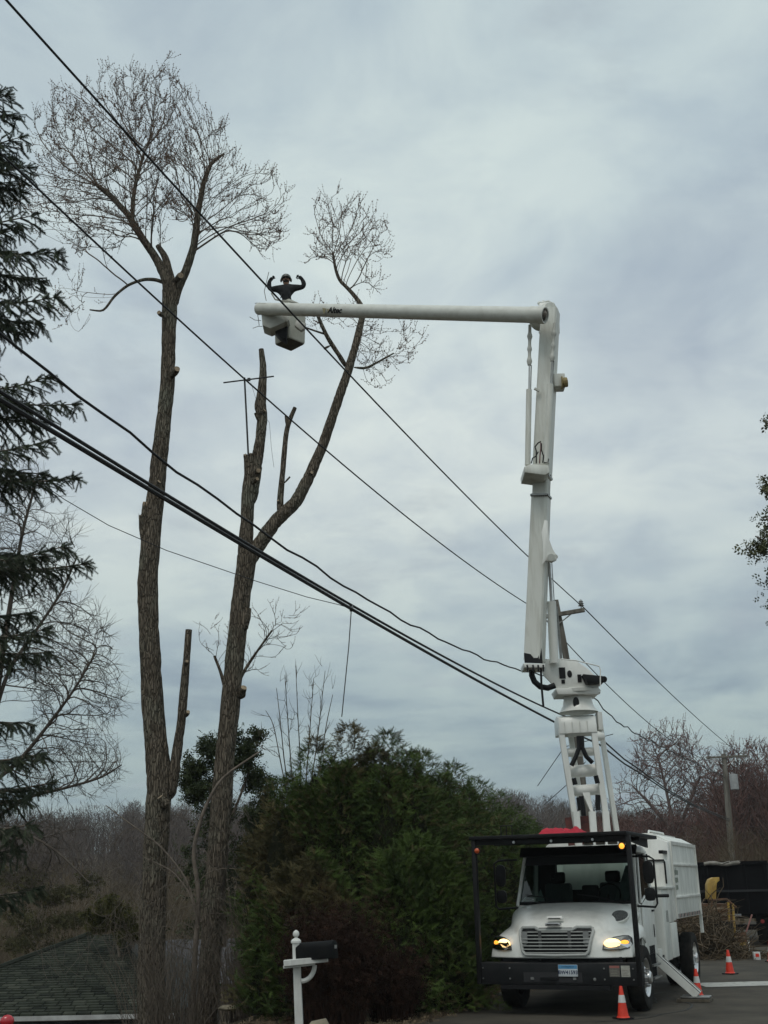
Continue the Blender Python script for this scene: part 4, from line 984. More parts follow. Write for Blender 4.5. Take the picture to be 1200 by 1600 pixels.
def patch(pts, off, thick, m, name, parent, n=6, smooth=False, mbin=None):
    """flat outline (x,z) laid on the hood front, following its curve"""
    b = mbin or MB(); k = len(pts); o = len(b.v); cxm = sum(p[0] for p in pts)/k; czm = sum(p[1] for p in pts)/k
    for th in (0, thick):
        for (x, z) in pts: b.v.append((x, ysurf(x, z)-off-th, z))
        b.v.append((cxm, ysurf(cxm, czm)-off-th, czm))
    for i in range(k):
        j = (i+1) % k; b.f += [(o+i, o+j, o+k+1+j, o+k+1+i), (o+k+1+i, o+k+1+j, o+2*k+1)]; b.m += [0, 0]
    return None if mbin is not None else b.build(name, m, parent, smooth=False)
def hbar(x0, x1, z, h, off, th, b, n=10):
    o = len(b.v)
    for i in range(n+1):
        x = x0+(x1-x0)*i/n; y = ysurf(x, z)-off
        b.v += [(x, y, z-h/2), (x, y, z+h/2), (x, y-th, z+h*.3), (x, y-th, z-h*.5)]
    for i in range(n):
        for k in range(4): a = o+i*4+k; c = o+i*4+(k+1) % 4; b.f.append((a, c, c+4, a+4)); b.m.append(0)
    b.f += [(o, o+1, o+2, o+3), (o+n*4+3, o+n*4+2, o+n*4+1, o+n*4)]; b.m += [0, 0]
# grille: z .92 - 1.33, wider at top
GZ0, GZ1 = .915, 1.325
def gw(z): return .535+.065*(z-GZ0)/(GZ1-GZ0)
b = MB(); zs = np.linspace(GZ0, GZ1, 7)
for k in range(6):
    z0, z1 = zs[k], zs[k+1]; o = len(b.v); n = 12
    for i in range(n+1):
        for z in (z0, z1):
            x = -gw(z)+2*gw(z)*i/n; b.v.append((x, ysurf(x, z)-.006, z))
    for i in range(n): b.f.append((o+2*i, o+2*i+2, o+2*i+3, o+2*i+1)); b.m.append(0)
gr_ = b.build('grille', BLACK, TR)
b = MB(); fr = [(-gw(GZ0)-.0, GZ0+.05), (-gw(GZ0)+.05, GZ0), (0, GZ0-.012), (gw(GZ0)-.05, GZ0), (gw(GZ0), GZ0+.05), (gw(GZ1), GZ1-.05), (gw(GZ1)-.04, GZ1), (.34, GZ1+.005), (.27, GZ1-.035), (0, GZ1-.035), (-.27, GZ1-.035), (-.34, GZ1+.005), (-gw(GZ1)+.04, GZ1), (-gw(GZ1), GZ1-.05)]
fp = []
for a, c in zip(fr, fr[1:]+fr[:1]):
    for i in range(5): t = i/5; x = a[0]+(c[0]-a[0])*t; z = a[1]+(c[1]-a[1])*t; fp.append((x, ysurf(x, z)-.022, z))
b.tube(fp+[fp[0]], .026, 8, caps=False); b.build('grille_frame', GRILLE, gr_, smooth=True)
bar_n = 7
for i in range(bar_n):
    z = GZ0+.03+(GZ1-.035-GZ0-.06)*i/(bar_n-1); b = MB(); hbar(-gw(z)+.01, gw(z)-.01, z, .015, .020, .024, b); b.build('grille_bar', GRILLE, gr_)
for x in (-.24, .24):
    b = MB(); b.box((x, ysurf(x, 1.1)-.012, 1.1), (.05, .012, .36)); b.build('grille_upright', mat('dark_grille', (.10, .10, .10), .6), gr_)
for x in (-.5, .5):
    b = MB(); b.box((x, ysurf(x, 1.1)-.010, 1.1), (.09, .010, .34)); b.build('grille_side_blank', mat('mid_grille', (.25, .255, .25), .6), gr_)
# emblem and vent
def oval(cx_, cz_, w, h, n=20, p=.35): return [(cx_+w/2*math.copysign(abs(math.cos(2*PI*i/n))**p, math.cos(2*PI*i/n)), cz_+h/2*math.copysign(abs(math.sin(2*PI*i/n))**.8, math.sin(2*PI*i/n))) for i in range(n)]
def on_hood(x, y0):                      # hood top height at (x, y)
    s = max(0, min(1, (y0-.34)/(1.62-.34))); pr = hprof(s); return float(np.interp(abs(x), [p[0] for p in pr[:-1]], [p[1] for p in pr[:-1]]))
em = MB(); em.prism([(x, .185, z) for x, z in oval(-.02, 1.375, .25, .055)], (0, .1, 0)); e_ = em.build('emblem', CHROME, TR, bevel=.004)
em = MB(); em.prism([(x, .1835, z) for x, z in oval(-.02, 1.375, .225, .038)], (0, -.003, 0)); em.build('emblem_field', mat('emblem_grey', (.30, .30, .29), .5), e_)
text_mesh('emblem_lettering', 'FREIGHTLINER', .028, BLACK, Matrix.Translation((-.02, .178, 1.375)) @ Matrix.Rotation(PI/2, 4, 'X'), e_, .001, bold=.0008)
v = MB(); v.box((-.03, .40, 1.468), (.26, .07, .05), Matrix.Rotation(R(-18), 3, 'X')); v.build('hood_vent', WHITE, TR, bevel=.012)
v = MB(); v.box((-.03, .362, 1.466), (.20, .012, .014)); v.build('vent_slot', BLACK, TR)
# hood side intake (dark mesh oval on the shoulder, both sides)
MESHM = mat('intake_mesh', (.13, .135, .13), .7, (.03, .03, .03), 70, detail=1)
for sg in (1,):
    b = MB(); cc = Vector((sg*.875, .98, 1.47)); nrm = Vector((sg*.40, -.72, .56)).normalized(); ux = Vector((0, 0, 1)).cross(nrm).normalized(); uy = nrm.cross(ux); ux *= sg
    pts = [cc+nrm*.02+ux*(.17*math.cos(a)*(1+.15*math.cos(a)))+uy*(.115*math.sin(a))+uy*.035*math.cos(a) for a in [2*PI*i/20 for i in range(20)]]
    b.prism([p-nrm*.14 for p in pts], nrm*.14); b.build('intake_pod', WHITE, TR, bevel=.01)
    b = MB(); b.prism([cc+nrm*.020+(p-cc-nrm*.02)*.84 for p in pts], nrm*.006); b.build('hood_intake', MESHM, TR)
# headlights
LENS = glassmat('headlight_lens', (.86, .86, .84), 1.45); AMB = emis('lit_amber', (1., .38, .04), 1.5); LIT = emis('lit_bulb', (1., .66, .28), 2.6)
HREF = mat('headlamp_bowl', (.55, .52, .45), .25, (.35, .32, .27), 30, metal=.7)
for sg in (1, -1):
    hp = [(.735, .985), (.75, 1.06), (.80, 1.13), (.90, 1.175), (1.02, 1.195), (1.10, 1.19), (1.145, 1.15), (1.15, 1.06), (1.12, 1.0), (1.0, .975), (.85, .97)]
    hp = [(x*sg, z) for x, z in hp]
    if sg < 0: hp = hp[::-1]
    h_ = patch(hp, .004, .012, mat('headlamp_bezel', (.045, .045, .045), .4), 'headlight', TR)
    cxm, czm = .93*sg, 1.075
    inn = [(cxm+(x-cxm)*.87, czm+(z-czm)*.82) for x, z in hp]; patch(inn, .018, .006, HREF, 'reflector', h_)
    for x, z, rr, mm_, nm in ((.885*sg, 1.070, .10, LIT, 'bulb'), (1.055*sg, 1.085, .045, AMB, 'turn_lamp')):
        y = ysurf(x, z)-.028; b = MB(); b.lathe([(.001, -.012), (rr*.5, -.011), (rr*.85, -.004), (rr, .008)], (0, 0, 0), (0, 1, 0), 16); b.v = [(x+v[0]*1.25, y+v[1]-(ysurf(x, z)-ysurf(x+v[0]*1.25, z)), z+v[2]*.85) for v in b.v]; b.build(nm, mm_, h_, smooth=True)
    b = MB(); b.prism([(x*sg, ysurf(x, z)-.045, z) for x, z in ((.80, 1.0), (.985, 1.0), (.99, 1.13), (.83, 1.12))][::sg], (0, .002, 0))
    le = [(cxm+(x-cxm)*.93, czm+(z-czm)*.9) for x, z in hp]; patch(le, .052, .004, LENS, 'lens', h_)
for o in TR.children:
    if o.name.split('.')[0] in ('hood', 'grille', 'emblem', 'emblem_field', 'hood_vent', 'vent_slot', 'intake_pod', 'hood_intake', 'headlight'):
        o.location.x = -.045; o.scale.x = 1.035
# bumper, posts, cab guard --------------------------------
b = MB(); b.box2((-1.31, 0, .47), (1.37, .24, .80)); bp = b.build('bumper', mat('bumper_black', (.006, .007, .008), .55, (.013, .013, .014), 4, spec=.25), TR, bevel=.012)
MB().box2((-.55, -.004, .51), (.42, .01, .66)).build('bumper_recess', DARKIN, bp)
for x, w in ((-.40, .05), (-.12, .30), (.3, .05)): MB().box2((x-w/2, -.03, .55), (x+w/2, -.006, .585)).build('tow_pin', STEEL if w < .1 else BLACK, bp)
MB().box2((-.95, .0, .40), (.85, .22, .468)).build('lower_valance', BLACK, bp)
for x in (-1.24, -1.24, 1.24, 1.24, .78, -.78):
    for z in (.56, .72): MB().lathe([(.001, -.01), (.014, -.008), (.014, 0)], (x, -.001, z), (0, 1, 0), 8).build('bolt', STEEL, bp)
MB().lathe([(.001, -.02), (.022, -.016), (.026, 0)], (.62, -.001, .56), (0, 1, 0), 10).build('tow_eye', STEEL, bp, smooth=True)
pl = MB().box2((.04, -.022, .60), (.355, -.012, .775)).build('licence_plate', mat('plate_white', (.60, .64, .66), .5, (.52, .55, .58), 10), TR, bevel=.002)
MB().box2((.044, -.0245, .715), (.351, -.0225, .771)).build('plate_band', mat('plate_blue', (.05, .22, .42), .5, (.10, .30, .5), 6), pl)
text_mesh('plate_state', 'CONNECTICUT', .03, mat('plate_navy', (.015, .03, .08), .5), Matrix.Translation((.197, -.0255, .745)) @ Matrix.Rotation(PI/2, 4, 'X'), pl, .0008)
text_mesh('plate_number', 'BW41593', .078, mat('plate_navy', (.015, .03, .08), .5), Matrix.Translation((.197, -.0232, .66)) @ Matrix.Rotation(PI/2, 4, 'X'), pl, .001, bold=.002)
for x0, x1, c_, nm in ((.865, 1.03, (.14, .13, .11), 'brown_sticker'), (1.05, 1.19, (.42, .41, .36), 'pale_sticker')):
    s_ = MB().box2((x0, -.006, .60), (x1, -.002, .765)).build(nm, mat(nm, c_, .6, tuple(q*.7 for q in c_), 40), TR)
    if x0 < 1: MB().box2((x0+.004, -.008, .73), (x1-.004, -.0065, .762)).build('sticker_header', mat('sticker_red', (.35, .12, .10), .6), s_)
    for k in range(4): MB().box2((x0+.02, -.0085, .62+.024*k), (x1-.02-.02*(k % 2), -.0065, .628+.024*k)).build('sticker_print', mat('sticker_ink', (.20, .17, .13) if x0 > 1 else (.25, .24, .2), .7), s_)
GUARD = mat('guard_black', (.006, .006, .007), .55, (.012, .012, .012), 3, spec=.2)
for sg in (1, -1):
    b = MB(); xp = sg*1.32+.015; b.box2((xp-.037, -.03, .47), (xp+.037, .06, 2.74)); b.build('guard_post', GUARD, TR, bevel=.006)
    b = MB(); b.lathe([(.001, -.05), (.045, -.045), (.062, -.02), (.066, 0)], (sg*1.30-sg*.06, -.04, 2.57), (0, 1, 0), 16)
    be = MB().lathe([(.046, -.018), (.06, -.016), (.062, 0), (.046, .002)], (sg*1.235, -.035, 2.57), (0, 1, 0), 16).build('beacon', BLACK, TR, smooth=True)
    MB().lathe([(.001, -.05), (.024, -.045), (.042, -.03), (.047, -.005)], (sg*1.235, -.032, 2.57), (0, 1, 0), 16).build('beacon_lens', AMB if sg > 0 else mat('dark_amber_lens', (.55, .09, .02), .3), be, smooth=True)
b = MB(); b.prism([(-1.37, -.06, 2.745), (1.33, -.06, 2.745), (1.33, 2.6, 2.745), (-1.37, 2.6, 2.745)], (0, 0, .06)); sl = b.build('cab_guard', GUARD, TR, bevel=.008)
MB().box2((-1.3, .02, 2.66), (1.3, .08, 2.742)).build('guard_crossbar', GUARD, sl)
MB().box2((-1.3, 1.1, 2.68), (1.3, 1.16, 2.742)).build('guard_crossbar', GUARD, sl)
b = MB(); b.prism([(1.14, .08, 2.744), (1.14, 2.5, 2.744), (1.14, 2.5, 2.60), (1.14, 1.6, 2.64)], (.035, 0, 0)); b.build('guard_gusset', GUARD, sl)
for x in (-.6, .05, .75): MB().lathe([(.001, 0), (.02, .0), (.025, .02), (.001, .03)], (x, .0, 2.69), (0, 1, 0), 8).build('clearance_lamp', CHROME, sl)
b = MB(); b.tube([(-.92, .35, 2.805), (-.92, .35, 2.98), (-.72, .35, 2.98), (-.72, .35, 2.805)], .012, 6); b.tube([(-.82, .35, 2.805), (-.82, .35, 2.98)], .01, 6); b.build('guard_rack', GUARD, sl)
# cab --------------------------------
CABW = 1.10
b = MB(); b.box2((-CABW, 1.60, .72), (CABW, 2.95, 1.66)); cab = b.build('cab', WHITE, TR, bevel=.03)
b = MB(); b.prism([(-1.04, 1.96, 2.52), (-1.04, 2.1, 2.60), (-1.04, 2.6, 2.645), (-1.04, 2.93, 2.60), (-1.04, 2.95, 2.50)], (2.08, 0, 0)); b.build('cab_roof', WHITE, cab, bevel=.04)
for sg in (1, -1):
    b = MB(); b.beam((sg*1.07, 1.60, 1.64), (sg*1.0, 2.02, 2.55), (1, 0, 0), .05, .07); b.build('cab_pillar', WHITE, cab); b = MB(); b.beam((sg*1.08, 2.90, 1.64), (sg*1.02, 2.90, 2.55), (1, 0, 0), .05, .12); b.build('cab_pillar', WHITE, cab)
    # door
    b = MB(); b.prism([(sg*1.105, 1.72, .80), (sg*1.105, 2.78, .80), (sg*1.105, 2.78, 1.74), (sg*1.105, 2.2, 1.74), (sg*1.105, 1.72, 1.62)], (sg*.02, 0, 0)); dr = b.build('door', WHITE, TR, bevel=.008)
    b = MB(); W = [(sg*1.095, 1.78, 1.66), (sg*1.095, 2.18, 1.77), (sg*1.095, 2.78, 1.77), (sg*1.045, 2.78, 2.45), (sg*1.035, 2.12, 2.45)]
    b.tube([Vector(w) for w in W]+[Vector(W[0])], .022, 6, caps=False); b.build('window_frame', WHITE, dr)
    b = MB(); b.add(W, [tuple(range(5))]); b.build('side_window', GLASS_D, dr)
    b = MB(); b.box((sg*1.135, 2.62, 1.52), (.03, .16, .035)); b.build('door_handle', BLACK, dr, bevel=.006)
    b = MB(); b.prism([(sg*1.105+sg*.025, 2.60+.02*math.cos(a), 1.18+.11*math.sin(a)) for a in [2*PI*i/12 for i in range(12)]], (sg*.01, 0, 0)); b.build('lower_window', BLACK, dr)
# back wall with its window, interior
b = MB()
b.box2((-CABW+.03, 2.86, 1.66), (-.66, 2.92, 2.5)); b.box2((.82, 2.86, 1.66), (CABW-.03, 2.92, 2.5)); b.box2((-.66, 2.86, 1.66), (.82, 2.92, 1.90)); b.box2((-.66, 2.86, 2.38), (.82, 2.92, 2.5)); b.build('cab_back_wall', DARKIN, cab)
MB().box2((-CABW+.04, 1.62, 1.66), (CABW-.04, 1.95, 1.70)).build('dashboard', DARKIN, cab)
for x in (-.55, .48):
    s_ = MB().box2((x-.25, 2.45, 1.3), (x+.25, 2.62, 2.02)).build('seat', SEAT, TR, bevel=.05)
    MB().box2((x-.14, 2.47, 2.02), (x+.14, 2.58, 2.22)).build('headrest', BLACK, s_, bevel=.04)
MB().box2((-.10, 2.45, 1.3), (.20, 2.60, 1.98)).build('middle_seat', DARKIN, TR, bevel=.04)
b = MB(); ctr = Vector((.5, 2.0, 1.80)); 
b.tube([ctr+Vector((.21*math.cos(a), .09*math.sin(a), .19*math.sin(a))) for a in [2*PI*i/20 for i in range(21)]], .014, 6, caps=False); b.tube([ctr, ctr+Vector((0, -.2, -.2))], .03, 6); b.build('steering_wheel', BLACK, TR, smooth=True)
# paper sheets on the dash, a plastic sheet at the driver's side glass
PAPER = mat('paper', (.45, .47, .46), .8)
MB().prism([(-.80, 1.80, 1.72), (-.62, 1.80, 1.72), (-.72, 1.9, 1.93)], (0, .004, 0)).build('paper_sheet', PAPER, TR)
MB().prism([(.60, 2.0, 1.72), (.93, 1.95, 1.72), (.90, 2.2, 2.3), (.80, 2.2, 2.3)], (0, .006, 0)).build('clear_sheet', mat('hazy_plastic', (.20, .22, .22), .6, (.12, .13, .13), 9), TR)
# windscreen
WB, WT, YB, YT = 1.085, 1.0, 1.60, 1.99
def wpt(u, v):                            # u -1..1 across, v 0..1 up
    x = (WB+(WT-WB)*v)*u; return (x, YB+(YT-YB)*v+.10*(abs(u)**2.5)*0+.07*u*u-.03, 1.69+.83*v)
b = MB(); nu, nv = 12, 4
b.add([wpt(-1+2*i/nu, j/nv) for j in range(nv+1) for i in range(nu+1)], [(j*(nu+1)+i, j*(nu+1)+i+1, (j+1)*(nu+1)+i+1, (j+1)*(nu+1)+i) for j in range(nv) for i in range(nu)])
ws = b.build('windscreen', GLASS, TR, smooth=True)
fr = [wpt(-1+2*i/12, 0) for i in range(13)]+[wpt(1, j/4) for j in range(1, 4)]+[wpt(1-2*i/12, 1) for i in range(13)]+[wpt(-1, 1-j/4) for j in range(1, 4)]
MB().tube([Vector(p) for p in fr+[fr[0]]], .028, 6, caps=False).build('windscreen_seal', BLACK, ws)
b = MB(); b.add([(x, y-.012, z) for x, y, z in [wpt(-1+2*i/nu, j) for j in (.78, 1.0) for i in range(nu+1)]], [(i, i+1, nu+2+i, nu+1+i) for i in range(nu)]); b.build('sun_visor_band', DARKIN, ws)
for x0, x1 in ((-.25, -.86), (.62, .02)):
    a = Vector(wpt(x0, .02))+Vector((0, -.03, 0)); c = Vector(wpt(x1, .17))+Vector((0, -.03, 0)); b = MB(); b.tube([a, a.lerp(c, .5)+Vector((0, -.015, .02)), c], .009, 5); b.build('wiper', BLACK, ws)
MB().tube([Vector(wpt(-.5, .5))+Vector((0, .3, 0)), Vector(wpt(-.5, .9))+Vector((0, .3, 0))], .02, 6).build('cab_pole', BLACK, TR)
# black strip across the cab roof front, and the roof lamps row
b = MB(); b.prism([(-1.07, 1.97, 2.655), (-1.07, 1.86, 2.50), (-1.07, 1.88, 2.48), (-1.07, 2.03, 2.62)], (2.14, 0, 0)); b.build('black_roof_strip', BLACK, TR, bevel=.006)
for x in (.2, .42, .64, .84): MB().box((x, 2.02, 2.69), (.16, .10, .05)).build('roof_lamp', REFL, TR, bevel=.01)
# mirrors
for sg in (1, -1):
    b = MB(); q = [Vector((sg*1.05, 1.62, 2.44)), Vector((sg*1.36, 1.50, 2.43)), Vector((sg*1.44, 1.48, 2.38)), Vector((sg*1.44, 1.48, 1.66)), Vector((sg*1.40, 1.50, 1.60)), Vector((sg*1.05, 1.62, 1.62))]
    b.tube(q, .018, 8); mr = b.build('mirror_arm', BLACK, TR, smooth=True)
    for z0, z1 in ((1.98, 2.36), (1.70, 1.92)):
        zc = (z0+z1)/2; hh = (z1-z0)/2
        b = MB(); b.prism([(sg*1.33+.09*math.copysign(abs(math.cos(a))**.6, math.cos(a)), 1.46, zc+hh*math.copysign(abs(math.sin(a))**.7, math.sin(a))) for a in [2*PI*i/16 for i in range(16)]], (0, .07, 0)); b.build('mirror_head', BLACK, mr, bevel=.01)
MB().tube([(1.45, 1.52, 1.78), (1.62, 1.6, 1.78)], .028, 8).build('mirror_stalk', BLACK, TR)
# wheels
def wheel(x, y, r, w, sg, dual=False):
    hw = w/2; b = MB()
    b.lathe([(r*.58, -hw*.75), (r*.66, -hw*.92), (r*.86, -hw), (r*.95, -hw*.93), (r*.985, -hw*.75), (r, -hw*.4), (r, hw*.4), (r*.985, hw*.75), (r*.95, hw*.93), (r*.86, hw), (r*.66, hw*.92), (r*.58, hw*.75)], (0, 0, 0), (1, 0, 0), 40)
    root = bpy.data.objects.new('wheel', None); COL.objects.link(root); root.parent = TR; root.location = (x, y, r)
    b.build('tyre', RUBBER, root, smooth=True)
    o = sg*hw*.88; b = MB(); d = (-.02 if not dual else -.12)
    prof = [(r*.60, o), (r*.575, o-.005*sg), (r*.54, o-.03*sg), (r*.50, o-.10*sg), (r*.40, o+(-.07 if not dual else -.15)*sg), (r*.30, o+(-.02 if not dual else -.15)*sg), (r*.22, o+(-.01 if not dual else -.14)*sg), (r*.21, o+(.05 if not dual else .02)*sg), (r*.15, o+(.075 if not dual else .05)*sg), (.001, o+(.08 if not dual else .055)*sg)]
    b.lathe(prof, (0, 0, 0), (1, 0, 0), 32); b.build('rim', CHROME, root, smooth=True)
    for k in range(10):
        a = 2*PI*k/10; rr = r*.27
        MB().tube([(o-.03*sg, rr*math.cos(a), rr*math.sin(a)), (o+.03*sg if not dual else o-.08*sg, rr*math.cos(a), rr*math.sin(a))], .016, 6).build('lug_nut', STEEL, root)
    for k in range(8):
        a = 2*PI*(k+.5)/8; rr = r*.44; c = Vector((o+(-.068 if not dual else -.118)*sg, rr*math.cos(a), rr*math.sin(a)))
        MB().lathe([(.001, 0), (.028, 0)], c+Vector((sg*.012, 0, 0)), (1, 0, 0), 10).build('hand_hole', BLACK, root)
    return root
wheel(1.08, 1.25, .505, .28, 1); wheel(-1.08, 1.25, .505, .28, -1)
for sg in (1, -1): wheel(sg*1.08, 6.45, .505, .27, sg, True); wheel(sg*.76, 6.45, .505, .27, sg, True)
# chassis
b = MB(); b.box2((-.45, .3, .62), (-.33, 7.9, .88)); b.box2((.33, .3, .62), (.45, 7.9, .88)); b.box2((-.9, 1.17, .44), (.9, 1.33, .56)); b.box2((-.9, 6.37, .44), (.9, 6.53, .56)); b.lathe([(.001, -.2), (.2, -.12), (.2, .12), (.001, .2)], (0, 6.45, .5), (0, 1, 0), 12); b.box2((-.32, .4, .6), (.32, 1.8, 1.2)); b.build('chassis', BLACK, TR)
b = MB(); b.box2((-1.0, .35, .55), (1.0, .42, .87)); b.build('radiator_shroud', BLACK, TR)
b = MB(); b.box2((.62, 1.95, .38), (1.12, 2.75, .72)); b.build('step_tank', STEEL, TR, bevel=.04)
for z in (.42, .62): MB().box2((1.0, 1.95, z), (1.2, 2.6, z+.03)).build('cab_step', STEEL, TR)
for k in range(5): MB().tube([(1.12, 2.08+.1*k, .45), (1.12, 2.08+.1*k, .95)], .02, 6).build('air_canister', BLACK, TR)
# body --------------------------------
x1 = 1.24
b = MB(); b.prism([(-x1, 4.38, 1.32), (x1, 4.38, 1.32), (x1, 4.38, 2.76), (.98, 4.38, 2.90), (-.98, 4.38, 2.90), (-x1, 4.38, 2.76)], (0, 3.12, 0)); bd_ = b.build('chip_body', WHITE_D, TR, bevel=.01)
for z in (1.72, 2.33): MB().box2((x1-.002, 4.42, z-.025), (x1+.035, 7.5, z+.025)).build('side_rail', WHITE, bd_, bevel=.006)
for y in (4.44, 7.46): MB().box2((x1-.002, y-.04, 1.33), (x1+.030, y+.04, 2.76)).build('corner_post', WHITE, bd_)
MB().box2((x1-.002, 4.42, 2.70), (x1+.028, 7.5, 2.765)).build('top_rail', WHITE, bd_)
for k in range(17): MB().box2((x1-.002, 4.62+.17*k, 1.335), (x1+.008, 4.68+.17*k, 1.405)).build('reflector_dash', mat('reflector_red', (.20, .06, .05), .4) if k % 2 else BLACK, bd_)
for k in range(3):
    for j in range(7-k): MB().box2((x1+.001, 4.62+.065*j, 2.13-.14*k+random.uniform(-.01, .01)), (x1+.004, 4.66+.065*j+random.uniform(-.01, .01), 2.22-.14*k+(.04 if k == 0 and j in (0, 3) else 0))).build('faded_mark', mat('faded_green', (.16, .19, .14), .7, (.30, .32, .28), 20), bd_)
b = MB(); b.tube([(-.5, 4.9, 2.90), (-.5, 5.0, 2.98), (-.5, 6.6, 2.98), (-.5, 6.7, 2.90)], .02, 6); b.tube([(.75, 4.9, 2.90), (.75, 5.0, 3.0), (.75, 6.6, 3.0), (.75, 6.7, 2.90)], .02, 6); b.box2((-.9, 4.6, 2.9), (.9, 7.2, 2.94)); b.build('roof_rail', WHITE, bd_)
MB().prism([(x1-.05, 7.52, .95), (x1-.05, 7.62, .95), (x1-.05, 7.60, 1.5), (x1-.05, 7.52, 1.5)], (.06, 0, 0)).build('tail_latch', WHITE_D, bd_)
# front bulkhead and tool boxes
b = MB(); b.prism([(-1.2, 4.18, 1.30), (x1, 4.18, 1.30), (x1, 4.18, 2.74), (.96, 4.18, 2.86), (-.96, 4.18, 2.86), (-1.2, 4.18, 2.74)], (0, .195, 0)); b.build('bulkhead', WHITE, TR, bevel=.008)
b = MB(); b.box2((.78, 3.72, 1.28), (x1-.01, 4.17, 2.40)); tb_ = b.build('upper_box', WHITE, TR, bevel=.01)
b = MB(); b.tube([(.80, 3.70, 2.40), (1.22, 3.70, 2.40), (1.235, 3.70, 2.36), (1.235, 3.70, 1.97)], .018, 6); b.build('grab_handle', BLACK, tb_)
MB().box2((1.14, 3.70, 2.52), (1.22, 4.177, 2.58)).build('box_marker', BLACK, tb_)
MB().lathe([(.001, -.01), (.015, 0)], (.98, 3.715, 2.16), (0, 1, 0), 8).build('lock', BLACK, tb_)
b = MB(); b.box2((.52, 3.10, .64), (x1-.02, 3.71, 1.90)); lb = b.build('tool_box', WHITE, TR, bevel=.01)
b = MB(); b.box2((x1-.30, 3.08, 1.88), (x1+.03, 4.37, 1.925)); b.build('box_lid', WHITE_D, lb, bevel=.006)
b = MB(); b.box2((.60, 3.715, .66), (x1, 4.36, 1.27)); b.build('tool_box', WHITE_D, TR, bevel=.01)
for k in range(2): MB().box2((x1-.018, 3.40+.12*k, 1.30), (x1-.008, 3.43+.12*k, 1.50)).build('door_latch', BLACK, lb)
MB().box2((x1-.02, 3.12, .66), (x1-.012, 3.68, 1.86)).build('box_door', WHITE_D, lb, bevel=.003)
MB().box2((.66, 3.095, 1.42), (.90, 3.099, 1.48)).build('number_decal', BLACK, lb)
for (x, z, w) in ((.62, 1.16, .05), (.70, 1.19, .06), (.66, 1.08, .04)): MB().box2((x, 3.094, z), (x+w, 3.098, z+.05)).build('worn_decal', mat('worn_ink', (.12, .12, .11), .8, (.4, .4, .38), 30), lb)
for k in range(4): MB().box2((x1-.36+.09*k, 3.094, .70), (x1-.33+.09*k, 3.098, .75)).build('small_decal', BLACK, lb)
b = MB(); b.box2((-x1, 3.10, .64), (-.52, 4.36, 1.9)); b.build('tool_box', WHITE, TR, bevel=.01)
# outriggers
for sg in (1, -1):
    b = MB(); b.box2((sg*.9-.13, 2.83, .62), (sg*.9+.26*sg, 3.03, .86)); orr = b.build('outrigger', WHITE_D, TR, bevel=.01)
    A = Vector((sg*.98, 2.90, .78)); Bp = Vector((sg*1.74, 2.90, .10)); sd_ = (0, 1, 0)
    b = MB(); b.beam(A, Bp, sd_, .20, .15, .24, .13, .05); b.build('outrigger_leg', WHITE, orr)
    b = MB(); n_ = (Bp-A).normalized(); up_ = n_.cross(Vector((0, 1, 0))).normalized()
    if up_.z < 0: up_ = -up_
    b.beam(A+up_*.075+Vector((0, -.085, 0)), Bp+up_*.07+Vector((0, -.105, 0)), sd_, .02, .03); b.beam(A+up_*.075+Vector((0, .085, 0)), Bp+up_*.07+Vector((0, .105, 0)), sd_, .02, .03); b.build('leg_edge', STEEL, orr)
    b = MB(); b.box((sg*1.70, 2.90, .075), (.50, .34, .03)); b.build('outrigger_foot', STEEL, orr, bevel=.006)
    b = MB(); b.box((sg*1.68, 2.90, .028), (.56, .46, .045)); b.build('ground_pad', mat('wood_pad', (.13, .11, .08), .9, (.07, .06, .045), 8), orr)
# elevator (parallel links) --------------------------------
Ye = 23.0
def Wp(px, py, Y=Ye): return at(px, py, Y)
ey_ = Vector((sY, cY, 0)); ex_ = Vector((cY, -sY, 0))
pe = MB(); pe.box2((-.62, 3.2, 1.0), (.56, 4.15, 2.55)); pe.build('boom_pedestal', WHITE, TR, bevel=.02)
for (t0, t1, w_, Y_, dd) in (((905, 1320), (876, 1140), 9, 22.75, .10), ((953, 1322), (927, 1138), 9, 22.75, .10), ((966, 1315), (938, 1132), 7, 23.35, .12)):
    b = MB(); b.beam(Wp(*t0, Y_), Wp(*t1, Y_), (1, 0, 0), w_*mpp(900, 1200, Y_), dd, ch=.08); b.build('elevator_link', WHITE, TR, world=True)
b = MB(); b.beam(Wp(917, 1318, 23.4), Wp(890, 1140, 23.4), (1, 0, 0), .10, .12); b.build('elevator_link', WHITE, TR, world=True)
for (xa, ya, xb, yb, rp) in ((887, 1176, 930, 1174, 6.5), (890, 1206, 932, 1203, 9.5), (895, 1236, 938, 1233, 8.5)):
    b = MB(); b.tube([Wp(xa, ya, 22.95), Wp(xb, yb, 22.95)], rp*mpp(xa, ya, 23), 16); b.build('cross_drum', WHITE, TR, smooth=True, world=True)
for x0_, x1_ in ((900, 1318), (925, 1318), (946, 1318)):
    b = MB(); b.beam(Wp(x0_+4, 1322, 22.6), Wp(x0_, 1268, 22.6), (1, 0, 0), .13, .10, ch=.1); b.build('lift_cylinder', WHITE, TR, world=True)
b = MB(); b.beam(Wp(925, 1270, 22.75), Wp(915, 1238, 22.9), (1, 0, 0), .05, .05, .16, .08); b.build('cylinder_yoke', WHITE_D, TR, world=True)
for hp_ in ([(904, 1150), (905, 1168), (900, 1182), (893, 1196)], [(909, 1150), (910, 1168), (916, 1182), (926, 1192)], [(896, 1216), (899, 1226)], [(931, 1212), (934, 1224)], [(908, 1244), (911, 1262), (912, 1275)], [(934, 1242), (934, 1258), (935, 1266)], [(904, 1246), (907, 1266)]):
    b = MB(); b.tube([Wp(*p, 22.72) for p in hp_], .045 if len(hp_) > 3 else .05, 8); b.build('hydraulic_hose', BLACK, TR, smooth=True, world=True)
